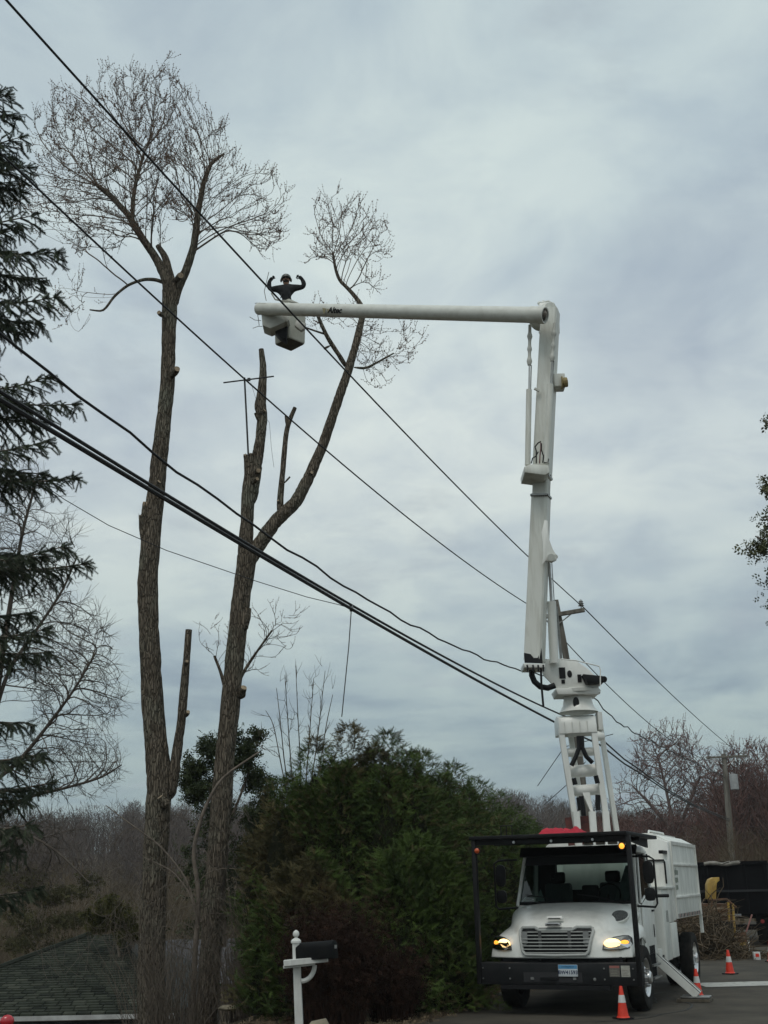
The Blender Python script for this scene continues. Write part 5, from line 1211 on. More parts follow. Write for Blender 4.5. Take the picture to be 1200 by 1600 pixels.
b = MB(); b.beam(Wp(908, 1320, 23), Wp(902, 1276, 23), (1, 0, 0), .5, .02); b.build('mesh_guard', mat('rust_red', (.16, .05, .04), .8, (.08, .03, .03), 9), TR, world=True)
# head block, neck, turntable
mE = mpp(903, 1130, 22.8)
b = MB(); A = Wp(873, 1132, 22.7); Bq = Wp(932, 1129, 22.7); ax = (Bq-A).normalized()
sec = [(-.02, -.19), (.0, .02), (.05, .14), (.30, .20), (.62, .14), (.62, -.19)]
b.prism([A+Vector((0, y, z)) for y, z in sec], Bq-A); hb = b.build('elevator_head', WHITE, TR, world=True, bevel=.015)
for k in range(4): b = MB(); q = A.lerp(Bq, .15+.2*k); b.box(q+Vector((0, -.02, -.06)), (.012, .03, .2)); b.build('weld_rib', WHITE_D, hb, world=True)
b = MB(); b.tube([Wp(930, 1150, 22.8), Wp(941, 1150, 22.85)], .10, 12); b.box(Wp(936, 1128, 22.9), (.09, .35, .36)); b.build('pivot_boss', WHITE, TR, world=True, bevel=.01)
nc = Wp(904, 1112, 23.0); b = MB(); b.lathe([(.40, -.02), (.36, .03), (.31, .12), (.285, .24), (.29, .31), (.36, .33), (.36, .35)], nc, n=28); nk_ = b.build('rotation_neck', WHITE, TR, smooth=True, world=True)
b = MB(); q = Wp(900, 1098, 22.70); b.prism([q+Vector((.062*math.cos(a), 0, .115*math.sin(a))) for a in [2*PI*i/16 for i in range(16)]], (0, -.02, 0)); b.build('neck_opening', BLACK, nk_, world=True)
nc2 = Wp(904, 1083, 23.0); b = MB(); b.lathe([(.01, -.07), (.36, -.07), (.38, -.03), (.44, -.02), (.45, .04), (.42, .06), (.01, .06)], nc2, n=32); b.build('turntable', WHITE, TR, smooth=True, world=True)
# turret side plates
TPp = [(846, 1029), (862, 1030), (880, 1029), (902, 1033), (920, 1046), (934, 1060), (936, 1072), (934, 1079), (876, 1081), (866, 1072), (850, 1056), (845, 1045)]
for Y_ in (22.65, 23.15):
    b = MB(); b.prism([Wp(*p, Y_) for p in TPp], (0, .05, 0)); tp = b.build('turret_plate', WHITE, TR, world=True, bevel=.008)
    if Y_ < 23:
        for (xa, ya, xb, yb) in ((873, 1043, 884, 1060), (902, 1054, 909, 1066), (877, 1062, 883, 1068)):
            a_ = Wp(xa, ya, 22.64); c_ = Wp(xb, yb, 22.64); MB().box2((a_.x, a_.y-.004, a_.z), (c_.x, a_.y+.0, c_.z)).build('warning_decal', BLACK, tp, world=True)
        b = MB(); q = Wp(890, 1053, 22.64); b.sphere(q, .05, 10, sc=(1, .2, 1.5)); b.build('turret_knob', BLACK, tp, world=True)
b = MB(); b.prism([Wp(868, 1076, 22.6), Wp(936, 1074, 22.6), Wp(936, 1084, 22.6), Wp(872, 1085, 22.6)], (0, .65, 0)); b.build('turret_deck', WHITE, TR, world=True, bevel=.01)
b = MB(); b.prism([Wp(885, 1034, 22.72), Wp(905, 1036, 22.72), Wp(920, 1052, 22.72), Wp(918, 1074, 22.72), Wp(885, 1076, 22.72)], (0, .4, 0)); b.build('turret_core', WHITE_D, TR, world=True)
b = MB(); b.prism([Wp(911, 1053, 22.4), Wp(942, 1056, 22.4), Wp(944, 1066, 22.4), Wp(918, 1067, 22.4)], (0, .5, 0)); b.build('control_box', BLACK, TR, world=True, bevel=.01)
b = MB(); b.tube([Wp(876, 1030, 22.5), Wp(900, 1032, 22.45), Wp(936, 1041, 22.4), Wp(938, 1046, 22.4), Wp(938, 1072, 22.4)], .013, 6); b.build('guard_rail', WHITE, TR, smooth=True, world=True)
b = MB(); b.tube([Wp(944, 1061, 22.5), Wp(944, 1062, 22.8)], .06, 10); b.build('control_knob', BLACK, TR, world=True)
# lower boom: three box sections
YB0, YB1 = 22.35, 21.9
sdv = Vector((.93, -.36, 0))
def bsec(p0, p1, w0, w1, Ya, Yb, name, m, dep=.9, ch=.1):
    b = MB(); A = at(*p0, Ya); B_ = at(*p1, Yb); b.beam(A, B_, sdv, w0*mpp(*p0, Ya)*.86, w0*mpp(*p0, Ya)*dep, w1*mpp(*p1, Yb)*.86, w1*mpp(*p1, Yb)*dep, ch); return b.build(name, m, TR, world=True)
lbm = bsec((835, 1033), (845.5, 775), 33, 30, 22.35, 22.1, 'lower_boom', BOOM)
bsec((845.4, 778), (846.8, 738), 27.5, 27.5, 22.1, 22.06, 'boom_insert', FGREY)
b2_ = bsec((846.8, 748), (860, 487), 31, 29.5, 22.06, 21.85, 'telescoping_boom', BOOM)
for (p_, w_) in (((845.5, 776), 32), ((846.7, 746), 32.5)):
    A = at(*p_, 22.08); b = MB(); dirv = (at(846.8, 740, 22.06)-at(845.5, 775, 22.1)).normalized(); b.beam(A-dirv*.02, A+dirv*.02, sdv, w_*.0137*.87, w_*.0137*.92, ch=.1); b.build('boom_collar', STEEL, TR, world=True)
    for k in range(8): q = A+sdv.normalized()*(-.16+.045*k)+Vector((0, -.2, -.05)); MB().box(q, (.012, .012, .03)).build('collar_bolt', BLACK, TR, world=True)
# black boots at lower end + platform
b = MB(); b.prism([Wp(819, 1020, 22.12), Wp(829, 1022, 22.12), Wp(834, 1028, 22.12), (Wp(840, 1028, 22.12)), (Wp(846, 1012, 22.12)), (Wp(848, 1036, 22.12)), Wp(820, 1035, 22.12)], (0, .05, 0)); b.build('boom_boot', BLACK, TR, world=True)
b = MB(); b.prism([Wp(818, 1036, 22.0), Wp(852, 1037, 22.0), Wp(852, 1043, 22.0), Wp(820, 1043, 22.0)], (0, .55, 0)); b.build('boom_shelf', WHITE, TR, world=True, bevel=.008)
for x_ in (824, 833, 841, 849): MB().box(Wp(x_, 1044, 22.0), (.03, .03, .13)).build('shelf_bracket', BLACK, TR, world=True)
b = MB(); b.tube([Wp(845, 1040, 22.1), Wp(846, 1070, 22.1), Wp(849, 1104, 22.1)], .022, 6); b.build('hanging_hose', BLACK, TR, world=True)
arc = [(831, 1042), (831, 1055), (835, 1065), (844, 1073), (856, 1075), (867, 1071)]
b = MB(); b.tube([Wp(*p, 22.3) for p in arc], [.055, .06, .06, .06, .06, .06], 10); b.build('hose_loop', BLACK, TR, smooth=True, world=True)
# lift cylinder and bracket
b = MB(); b.tube([Wp(866, 1036, 22.55), Wp(861.5, 940, 22.4)], [.095, .095], 14); b.build('main_cylinder', WHITE, TR, smooth=True, world=True)
b = MB(); b.beam(Wp(877, 1034, 22.75), Wp(869, 948, 22.6), (1, 0, 0), .045, .12); b.build('cylinder_tube', STEEL, TR, world=True)
b = MB(); b.tube([Wp(861.5, 942, 22.4), Wp(858, 876, 22.25)], .032, 10); b.build('cylinder_rod', CHROME, TR, smooth=True, world=True)
b = MB(); b.tube([Wp(866, 942, 22.45), Wp(862, 876, 22.3)], .012, 8); b.build('cylinder_rod', CHROME, TR, smooth=True, world=True)
b = MB(); b.prism([Wp(*p, 21.80) for p in ((851, 812), (856, 814), (857, 830), (858, 842), (864, 858), (869, 866), (870, 875), (862, 879), (853, 876), (846, 884), (849, 870), (848, 845), (846, 832))], (0, .05, 0)); br = b.build('boom_bracket', WHITE, TR, world=True, bevel=.008)
b = MB(); b.tube([Wp(861, 871, 21.72), Wp(861, 871, 22.3)], .075, 12); b.tube([Wp(868, 870, 21.8), Wp(868, 870, 22.2)], .05, 10); b.build('bracket_pin', WHITE_D, br, world=True)
# upper boom lift cylinders along the telescoping boom
for (top, mid, bot, Y_) in (((828, 508), (826.5, 609), (824.5, 727), 21.75), ((866.5, 505), (860, 601), (853, 724), 21.55)):
    b = MB(); b.tube([Wp(*mid, Y_), Wp(*bot, Y_)], 4.4*mpp(*mid, Y_) if Y_ > 21.6 else 5*mpp(*mid, Y_), 14); cy_ = b.build('boom_cylinder', BOOM, TR, smooth=True, world=True)
    t_ = Vector((top[0], top[1], 0)); m_ = Vector((mid[0], mid[1], 0)); L_ = .62
    b = MB(); b.tube([Wp(*(t_.lerp(m_, L_).to_2d()), Y_-.03), Wp(*mid, Y_-.03)], .014, 6); b.tube([Wp(t_.lerp(m_, L_).x+3, t_.lerp(m_, L_).y, Y_+.03), Wp(mid[0]+2.5, mid[1], Y_+.03)], .014, 6); b.build('twin_rod', STEEL, cy_, world=True)
    pts = []; rr = []
    for t in np.linspace(0, L_, 22):
        q = t_.lerp(m_, t); k = t/L_; bump = max(math.exp(-((k-.28)/.06)**2), math.exp(-((k-.60)/.05)**2)*.8, math.exp(-((k-.9)/.07)**2)); pts.append(Wp(q.x, q.y, Y_)); rr.append((2.5+1.9*bump)*mpp(q.x, q.y, Y_))
    b = MB(); b.tube(pts, rr, 12); b.build('chain_link', FGREY, cy_, smooth=True, world=True)
b = MB(); b.prism([Wp(819, 729, 21.45), Wp(830, 725, 21.45), Wp(857, 727, 21.45), Wp(859, 738, 21.45), Wp(852, 742, 21.45), Wp(820, 738, 21.45)], (0, .7, 0)); b.build('cylinder_mount', BOOM, TR, world=True, bevel=.012)
for hp_, m_ in (([(838, 724), (838, 705), (836, 698), (841, 692), (845, 690)], BLACK), ([(843, 724), (844, 708), (845, 700), (845, 692)], mat('hose_red', (.14, .05, .05), .7)), ([(848, 723), (849, 712), (846, 703), (846, 693)], BLACK), ([(830, 724), (832, 716), (837, 713), (841, 706)], BLACK), ([(850, 723), (856, 722), (857, 717)], BLACK)):
    b = MB(); b.tube([Wp(*p, 21.5) for p in hp_], .014, 6); b.build('thin_hose', m_, TR, smooth=True, world=True)
b = MB(); b.box(Wp(873, 598, 21.9), (.24, .32, .30)); sb_ = b.build('winch_bracket', BOOM, TR, world=True, bevel=.02)
b = MB(); b.tube([Wp(879, 598, 21.75), Wp(886, 597, 21.75)], .105, 12); b.tube([Wp(877, 598, 21.75), Wp(878.5, 598, 21.75)], .14, 12); b.build('winch_drum', mat('rope_yellow', (.36, .28, .12), .8, (.2, .15, .07), 30), sb_, world=True)
MB().beam(Wp(835, 607, 21.75), Wp(843, 611, 21.75), (0, 0, 1), .05, .04).build('boom_stub', FGREY, TR, world=True)
# elbow
ec = Wp(853, 492, 22.0); b = MB(); axn = Vector((.55, -.83, 0)).normalized()
b.lathe([(.001, -.30), (.20, -.30), (.235, -.27), (.235, .22), (.21, .25), (.001, .25)], ec+Vector((-.03, .02, -.02)), axn, 28); el = b.build('elbow_housing', BOOM, TR, smooth=True, world=True)
b = MB()
b.prism([Wp(*p, 21.95) for p in ((842, 474), (852, 471.5), (862, 473), (867, 481), (874, 493), (875, 520), (862, 520), (846, 505))], (0, .5, 0)); b.build('elbow_plate', WHITE, TR, world=True, bevel=.02)
for p_ in ((843, 474), (849, 472.5), (857, 472.5), (864, 476), (867, 484), (869, 492)): b = MB(); b.sphere(Wp(*p_, 22.1), .05, 8); b.build('elbow_boss', WHITE_D, TR, smooth=True, world=True)
b = MB(); b.tube([Wp(846, 473, 22.0), Wp(856, 470.5, 22.0), Wp(864, 474, 22.0), Wp(870, 488, 22.0)], .02, 6); b.build('elbow_hose', WHITE_D, TR, smooth=True, world=True)
# upper boom: tapered fibreglass tube, open at the elbow end
TA, TB = at(403, 482.5, 25.15), at(852, 492.5, 21.3); axb = (TB-TA).normalized(); L_ = (TB-TA).length
ra, rb = 9.6*mpp(403, 482, 25.15), 12.9*mpp(853, 492, 21.3)
b = MB(); pr = [(ra*.2, .0), (ra*.92, .0), (ra, .03), (ra, .25)]+[(ra+(rb-ra)*t, .25+(L_-.6)*t) for t in (.25, .5, .75, 1)]+[(rb+.012, L_-.34), (rb+.012, L_-.02), (rb, L_), (rb*.86, L_), (rb*.84, L_-.5)]
b.lathe(pr, TA, axb, 36); ub = b.build('upper_boom', mat('tube_fibreglass', (.69, .695, .64), .45, (.58, .575, .52), 5, lo=.3, hi=.6, detail=8), TR, smooth=True, world=True)
b = MB(); b.lathe([(.001, L_-.06), (rb*.83, L_-.06)], TA, axb, 24); b.build('tube_inside', mat('tube_bore', (.10, .09, .08), .9, (.04, .035, .03), 6), ub, world=True)
b = MB(); b.sphere(TB-axb*.04+Vector((0, -.03, .02)), rb*.42, 10); b.build('tube_plug', mat('tube_plug', (.24, .21, .18), .8), ub, world=True)
b = MB(); b.beam(TA-Vector((0, .13, 0))+Vector((0, 0, -.02)), TA+axb*.26-Vector((0, .13, 0))+Vector((0, 0, -.02)), (0, 0, 1), .20, .03, ch=.05); b.build('tip_plate', FGREY, ub, world=True)
# lettering on the tube
def on_tube(px): 
    P0 = at(px, 482.5+(px-403)*10/450, 22)   # direction only
    d = ray(px, 482.5+(px-403)*10/450); o = Vector((0, 0, EYE)); n = Vector((0, 0, 1)).cross(axb); t = (TA-o).dot(n)/d.dot(n); return o+d*t
q = on_tube(529); view = (Vector((0, 0, EYE))-q).normalized(); zc = axb; yc = (view-zc*view.dot(zc)).normalized(); upv = axb.cross(yc)*-1
if upv.z < 0: upv = -upv
rm = ra+(rb-ra)*.3
Mt = Matrix.Translation(q+yc*(rm+.004)) @ Matrix((axb, upv, axb.cross(upv))).transposed().to_4x4()
text_mesh('boom_lettering', 'Altec', .19, BLACK, TM.inverted() @ Mt, ub, .002, shear=.35, bold=.006)
for p_, rr in ((513, .07), (519, .045)):
    q = on_tube(p_); b = MB(); cc = q+yc*(rm+.001); b.prism([cc+axb*rr*math.cos(a)+upv*(rr*1.4)*math.sin(a) for a in [2*PI*i/3+.4 for i in range(3)]], yc*.004); b.build('maker_mark', mat('mark_yellow', (.55, .48, .28), .6), ub, world=True)
# bucket -------------------------------------------------
YK = 25.8
bc = (at(430, 537, YK)+at(476, 538.5, YK))/2; s_ = (at(476, 538, YK)-at(430, 537, YK)).length/2
H_ = 1.07; b = MB()
def sq(z, s, r=.045): return [(bc+Vector((s*math.cos(a)+0, s*math.sin(a), z))) for a in [PI/4*0+PI/2*k+o for k in range(4) for o in (-r, r)]]
lv = [sq(0, s_*.97), sq(.03, s_), sq(.8, s_*1.06), sq(.82, s_*1.13), sq(.9, s_*1.13), sq(H_, s_*1.12), sq(H_, s_*1.04), sq(.06, s_*.94)]
b.add([p for l in lv for p in l], [tuple(range(7, -1, -1))]+[(k*8+i, k*8+(i+1) % 8, (k+1)*8+(i+1) % 8, (k+1)*8+i) for k in range(7) for i in range(8)]+[tuple(7*8+i for i in range(8))])
bk = b.build('bucket', mat('bucket_fibreglass', (.62, .61, .53), .5, (.48, .46, .38), 3), TR, world=True, bevel=.01)
b = MB(); b.add([p+Vector((0, 0, -.006)) for p in sq(0, s_*.93)]+[p+Vector((0, 0, -.02)) for p in sq(0, s_*.9)], [tuple(range(15, 7, -1))]+[(i, i+8, (i+1) % 8+8, (i+1) % 8) for i in range(8)]); b.build('bucket_underside', mat('bucket_rubber', (.13, .12, .085), .9, (.07, .065, .045), 5), bk, world=True)
def pol(pts, Y, dy, m, name, par=TR, bv=.01):
    b = MB(); b.prism([at(x, y, Y) for x, y in pts], (0, dy, 0)); return b.build(name, m, par, world=True, bevel=bv)
pol([(408, 486), (440, 488), (446, 502), (441, 505), (422, 513), (410, 508)], 25.07, .45, FGREY, 'jib_housing')
pol([(422, 512), (444, 503), (450, 507), (447, 530), (436, 524), (428, 516)], 25.32, .3, BLACK, 'bucket_bracket')
pol([(424, 493), (440, 491), (452, 497), (446, 506), (428, 512)], 25.22, .4, mat('bracket_grey', (.28, .28, .26), .6), 'bucket_mount')
pol([(463, 500), (478, 505), (476, 513), (470, 516), (460, 508)], 25.12, .12, FGREY, 'tool_holster')
pol([(441, 487), (450, 487), (452, 500), (447, 503), (441, 495)], 25.07, .3, FGREY, 'mount_ear')
for k, (a_, c_, d_) in enumerate((((398, 474), (405, 473), (412, 474)), ((402, 488), (404, 500), (405, 509)), ((395, 513), (403, 510), (410, 510)), ((416, 470), (413, 455), (420, 425)), ((390, 495), (398, 500), (408, 501)))):
    b = MB(); b.tube([at(*p, 25.2) for p in (a_, c_, d_)], .008, 4); o = b.build('snagged_twig', TWIG, world=False); tag(o, ['thin twig caught on the very tip of the boom', 'thin twig hanging down from boom tip', 'short twig under the jib housing, pointing left', 'tall wispy twig rising beside the worker left arm', 'curved thin twig left of the bucket housing'][k], 'twig')
# white rope loops on bucket rim
b = MB(); b.tube([at(*p, 25.3) for p in ((424, 458), (430, 468), (440, 470), (448, 470), (456, 472), (463, 473))], .02, 6); b.build('lanyard', mat('rope_white', (.5, .48, .42), .8), TR, smooth=True, world=True)

# ------------------------------------------------------------------ worker
def worker():
    Yp = 25.75; g = lambda x, y, d=0: at(x, y, Yp+d)
    base = Vector((bc.x, bc.y, bc.z+.07)); r = thing('person', 'worker in black long-sleeved shirt and helmet flexing both raised arms in the bucket', 'person', base)
    hip = g(448, 478); sc_ = .95
    J = {}; nodes = []; rad = []; edges = []
    def nd(n, p, rx, par=None, ry=None):
        J[n] = len(nodes); nodes.append(Vector(p)); rad.append((rx, ry or rx))
        if par: edges.append((J[par], J[n]))
    hipz = base.z+.93
    nd('pelvis', (bc.x, bc.y-.05, hipz), .15, None, .11)
    nd('waist', g(448, 470), .165, 'pelvis', .12); nd('chest', g(447, 461), .215, 'waist', .135); nd('upper', g(446.5, 454), .205, 'chest', .12); nd('neckb', g(446.5, 449), .085, 'upper', .075)
    nd('neck', g(446.8, 445.5), .058, 'neckb'); nd('headl', g(447, 442.5, -.03), .085, 'neck', .09); nd('head', g(447, 437, -.02), .095, 'headl', .105); nd('crown', g(447, 433.6, 0), .07, 'head')
    for sg, sh, elb, fo, wr, fi in ((-1, (435, 451.5), (421.5, 451.5), (420, 446), (421, 440), (424, 435)), (1, (458, 450), (474, 448.5), (475.2, 443), (472.5, 437), (469, 433))):
        k = 'L' if sg < 0 else 'R'
        nd('sh'+k, g(*sh), .105, 'upper'); nd('ua'+k, g((sh[0]+elb[0])/2, (sh[1]+elb[1])/2), .086, 'sh'+k); nd('el'+k, g(*elb), .072, 'ua'+k); nd('fo'+k, g(*fo, -.03), .075, 'el'+k); nd('wr'+k, g(*wr, -.05), .052, 'fo'+k); nd('pa'+k, g(*fi, -.06), .062, 'wr'+k); nd('kn_'+k, g(fi[0]-sg*2.6, fi[1]+1.2, -.07), .052, 'pa'+k)
        nd('th'+k, (bc.x+sg*.11, bc.y-.03, hipz-.08), .095, 'pelvis'); nd('kn'+k, (bc.x+sg*.13, bc.y-.06, base.z+.48), .062, 'th'+k); nd('ca'+k, (bc.x+sg*.13, bc.y-.02, base.z+.36), .06, 'kn'+k); nd('an'+k, (bc.x+sg*.13, bc.y, base.z+.09), .045, 'ca'+k); nd('ft'+k, (bc.x+sg*.15, bc.y-.17, base.z+.045), .042, 'an'+k)
    me = bpy.data.meshes.new('body'); me.from_pydata([tuple(n-base) for n in nodes], edges, []); o = bpy.data.objects.new('body', me); COL.objects.link(o)
    sk = o.modifiers.new('k', 'SKIN'); sk.use_smooth_shade = True
    for i, v in enumerate(me.skin_vertices[0].data): v.radius = rad[i]; v.use_root = (i == 0)
    ss = o.modifiers.new('s', 'SUBSURF'); ss.levels = ss.render_levels = 2
    bpy.context.view_layer.update(); m2 = bpy.data.meshes.new_from_object(o.evaluated_get(bpy.context.evaluated_depsgraph_get()))
    bpy.data.objects.remove(o); bm = bmesh.new(); bm.from_mesh(m2)
    # curled fingers and thumb, joined to the same body
    for k, sg in (('L', -1), ('R', 1)):
        pa = nodes[J['pa'+k]]-base; wr = nodes[J['wr'+k]]-base; ax = (pa-wr).normalized(); pa = pa+Vector((-sg*.03, -.02, .0)); inn = Vector((-sg, -.2, 0)); inn = (inn-ax*inn.dot(ax)).normalized(); sd = ax.cross(inn)
        fb = MB()
        for f in range(4):
            q = pa+sd*(-.033+.022*f)+ax*.02; l = (.036, .041, .038, .030)[f]; fb.tube([q, q+ax*l*.7, q+ax*l*.7+inn*l*.9, q+ax*l*.1+inn*l*1.25, q-ax*l*.2+inn*l*.7], [.012, .012, .011, .010, .008], 6)
        q = pa-ax*.02+inn*.025; fb.tube([q, q+inn*.03-sd*.03, q+inn*.045+ax*.03-sd*.015, q+inn*.05+ax*.05], [.014, .013, .011, .008], 6)
        vs = [bm.verts.new(v) for v in fb.v]
        for f_ in fb.f:
            try: bm.faces.new([vs[i] for i in f_])
            except ValueError: pass
    # nose and ears
    hd_ = nodes[J['head']]-base
    fb = MB(); fb.tube([hd_+Vector((0, -.095, .0)), hd_+Vector((0, -.125, -.03)), hd_+Vector((0, -.10, -.042))], [.009, .016, .010], 6); fb.sphere(hd_+Vector((.1, -.0, -.01)), .028, 8, sc=(.4, .8, 1.2)); fb.sphere(hd_+Vector((-.1, -.0, -.01)), .028, 8, sc=(.4, .8, 1.2))
    vs = [bm.verts.new(v) for v in fb.v]
    for f_ in fb.f: bm.faces.new([vs[i] for i in f_])
    bm.to_mesh(m2); bm.free()
    SKIN = mat('skin', (.40, .24, .17), .6, (.34, .19, .13), 10); SHIRT = mat('black_shirt', (.012, .013, .014), .9, (.018, .018, .02), 9); TROU = mat('dark_trousers', (.03, .03, .035), .9)
    m2.materials.clear()
    for m in (SKIN, SHIRT, TROU): m2.materials.append(m)
    nz = (nodes[J['neck']]-base).z-.01; hx = (nodes[J['neck']]-base).x; wz = (nodes[J['waist']]-base).z-.08
    for p in m2.polygons:
        c = p.center; p.use_smooth = True
        if c.z > nz and abs(c.x-hx) < .17: p.material_index = 0
        elif c.z < wz: p.material_index = 2
        else: p.material_index = 1
    bo = bpy.data.objects.new('body', m2); COL.objects.link(bo); bo.parent = r
    hw = hd_
    b = MB(); b.lathe([(.128, .018), (.134, .022), (.134, .035), (.128, .06), (.115, .095), (.085, .128), (.045, .147), (.001, .153)], hw, n=20); b.add([hw+Vector((.09*math.cos(a)*q_, -.10-.055*math.sin(a)*q_+.0, .022+.01*(1-q_))) for q_ in (1, .3) for a in [PI*i/8 for i in range(9)]], [(i, i+1, 10+i, 9+i) for i in range(8)])
    hm = b.build('helmet', mat('helmet_dark', (.05, .055, .05), .35, (.10, .10, .09), 14), r, smooth=True)
    MB().sphere(hw+Vector((0, -.118, .09)), .026, 8, sc=(1, .4, 1)).build('helmet_badge', REFL, hm, smooth=True)
    for sg in (-1, 1):
        MB().sphere(hw+Vector((sg*.128, 0, -.02)), .05, 10, sc=(.55, .8, 1.15)).build('ear_defender', mat('muff_dark', (.04, .035, .03), .5), hm, smooth=True)
        MB().sphere(hw+Vector((sg*.034, -.098, .0)), .016, 8, sc=(1.3, .6, .8)).build('safety_glasses', BLACK, r, smooth=True)
    MB().box(hw+Vector((0, -.105, .0)), (.12, .02, .028)).build('safety_glasses', BLACK, r, bevel=.006)
    MB().box(hw+Vector((0, -.095, -.062)), (.045, .01, .006)).build('mouth', mat('lip', (.25, .10, .09), .7), r)
    b = MB(); b.sphere(hw+Vector((0, -.055, -.075)), .075, 10, sc=(1, .75, .6)); b.build('beard', mat('beard', (.03, .02, .015), 1), r, smooth=True)
    cw = nodes[J['chest']]-base
    b = MB()
    for sg in (-1, 1): b.tube([cw+Vector((sg*.13, -.125, -.16)), cw+Vector((sg*.09, -.15, -.05)), cw+Vector((sg*.11, -.12, .1)), cw+Vector((sg*.10, -.02, .15))], .014, 5)
    b.build('harness', mat('harness_black', (.02, .02, .022), .8), r)
worker()

# ------------------------------------------------------------------ red cloth on the guard
b = MB(); nx_, ny_ = 44, 18; cols = []
for j in range(ny_+1):
    for i in range(nx_+1):
        u, v_ = i/nx_, j/ny_; e = min(u, 1-u)*6; e2 = min(v_, 1-v_)*4; h = .145*min(1, e)**.6*min(1, e2)**.6*(.62+.6*mnoise.noise(Vector((u*5.3, v_*3, 2)))+.35*abs(mnoise.noise(Vector((u*14, v_*5, 5)))))
        cols.append((-.50+.86*u+.04*mnoise.noise(Vector((u*3, v_*3, 9))), .95+.6*v_+.05*mnoise.noise(Vector((u*4, v_*4, 1))), 2.812+max(0, h)))
b.add(cols, [(j*(nx_+1)+i, j*(nx_+1)+i+1, (j+1)*(nx_+1)+i+1, (j+1)*(nx_+1)+i) for j in range(ny_) for i in range(nx_)])
o = b.build('red_tarp', RED, smooth=True); o.matrix_basis = TM.copy(); tag(o, 'crumpled red cloth bundle lying on the black cab guard', 'tarp')

# ------------------------------------------------------------------ chipper, brush pile and chip truck
def chiptruck():
    Y = 39.; c = at(1150, 1500, Y); r = thing('chip_truck', 'black tall-sided chip truck parked behind the brush pile', 'truck', (c.x, Y, .012), -YAW)
    M = wmat(r); BK = mat('chip_black', (.004, .004, .005), .9, (.007, .007, .008), 2, spec=.08)
    L = lambda px, py, Y_: M.inverted() @ at(px, py, Y_)
    b = MB(); b.box2((-1.25, -.2, .95), (1.3, 4.2, 2.55)); bd = b.build('chip_box', BK, r, bevel=.03)
    for k in range(5): MB().box2((-1.2+.6*k-.04, -.25, .98), (-1.2+.6*k+.04, -.202, 2.5)).build('box_rib', BK, bd)
    MB().box2((-1.3, -.28, 2.50), (1.35, -.2, 2.60)).build('box_rim', BK, bd)
    MB().box2((-1.25, -.27, 1.65), (1.3, -.205, 1.72)).build('box_rail', mat('chip_rail', (.014, .015, .017), .7), bd)
    MB().box2((1.32, .5, 2.2), (1.36, 4, 2.3)).build('box_rail', BK, bd)
    MB().box2((-1.15, -.35, .5), (1.2, -.2, .66)).build('rear_bumper', BK, r)
    for x in (-1.0, 1.0): MB().lathe([(.001, -.02), (.06, -.015), (.06, 0)], (x, -.35, .75), (0, 1, 0), 10).build('tail_lamp', mat('tail_red', (.25, .02, .02), .4), r)
    MB().box2((.1, -.26, .9), (.35, -.2, .98)).build('rear_plate', mat('grey_plate', (.22, .23, .24), .6), r)
    for x in (-.95, .95):
        b = MB(); b.lathe([(.25, -.25), (.46, -.24), (.5, -.15), (.5, .15), (.46, .24), (.25, .25)], (x, .9, .5), (1, 0, 0), 24); b.build('tyre', RUBBER, r, smooth=True)
    b = MB(); b.box2((-1.1, 4.3, .7), (1.1, 6.2, 2.3)); b.build('cab', BK, r, bevel=.1)
chiptruck()
def logs():
    lg = at(1100, 1350, 38.6); lr = at(1162, 1349, 38.6)
    b = MB(); pts = [lg.lerp(lr, t)+Vector((0, 0, .03*math.sin(t*9))) for t in np.linspace(0, 1, 8)]; lumpy_tube(b, pts, [.055, .06, .065, .06, .06, .065, .06, .05], 8, .2); b.tube([at(1128, 1350, 38.5), at(1140, 1346, 38.3)], .03, 5)
    b.v = [tuple(Vector(v)-lg) for v in b.v]; o = b.build('log', mat('pale_log', (.27, .25, .22), .9, (.14, .13, .11), 5), smooth=True); o.location = lg; tag(o, 'long pale log lying across top of the black chip truck', 'log')
logs()
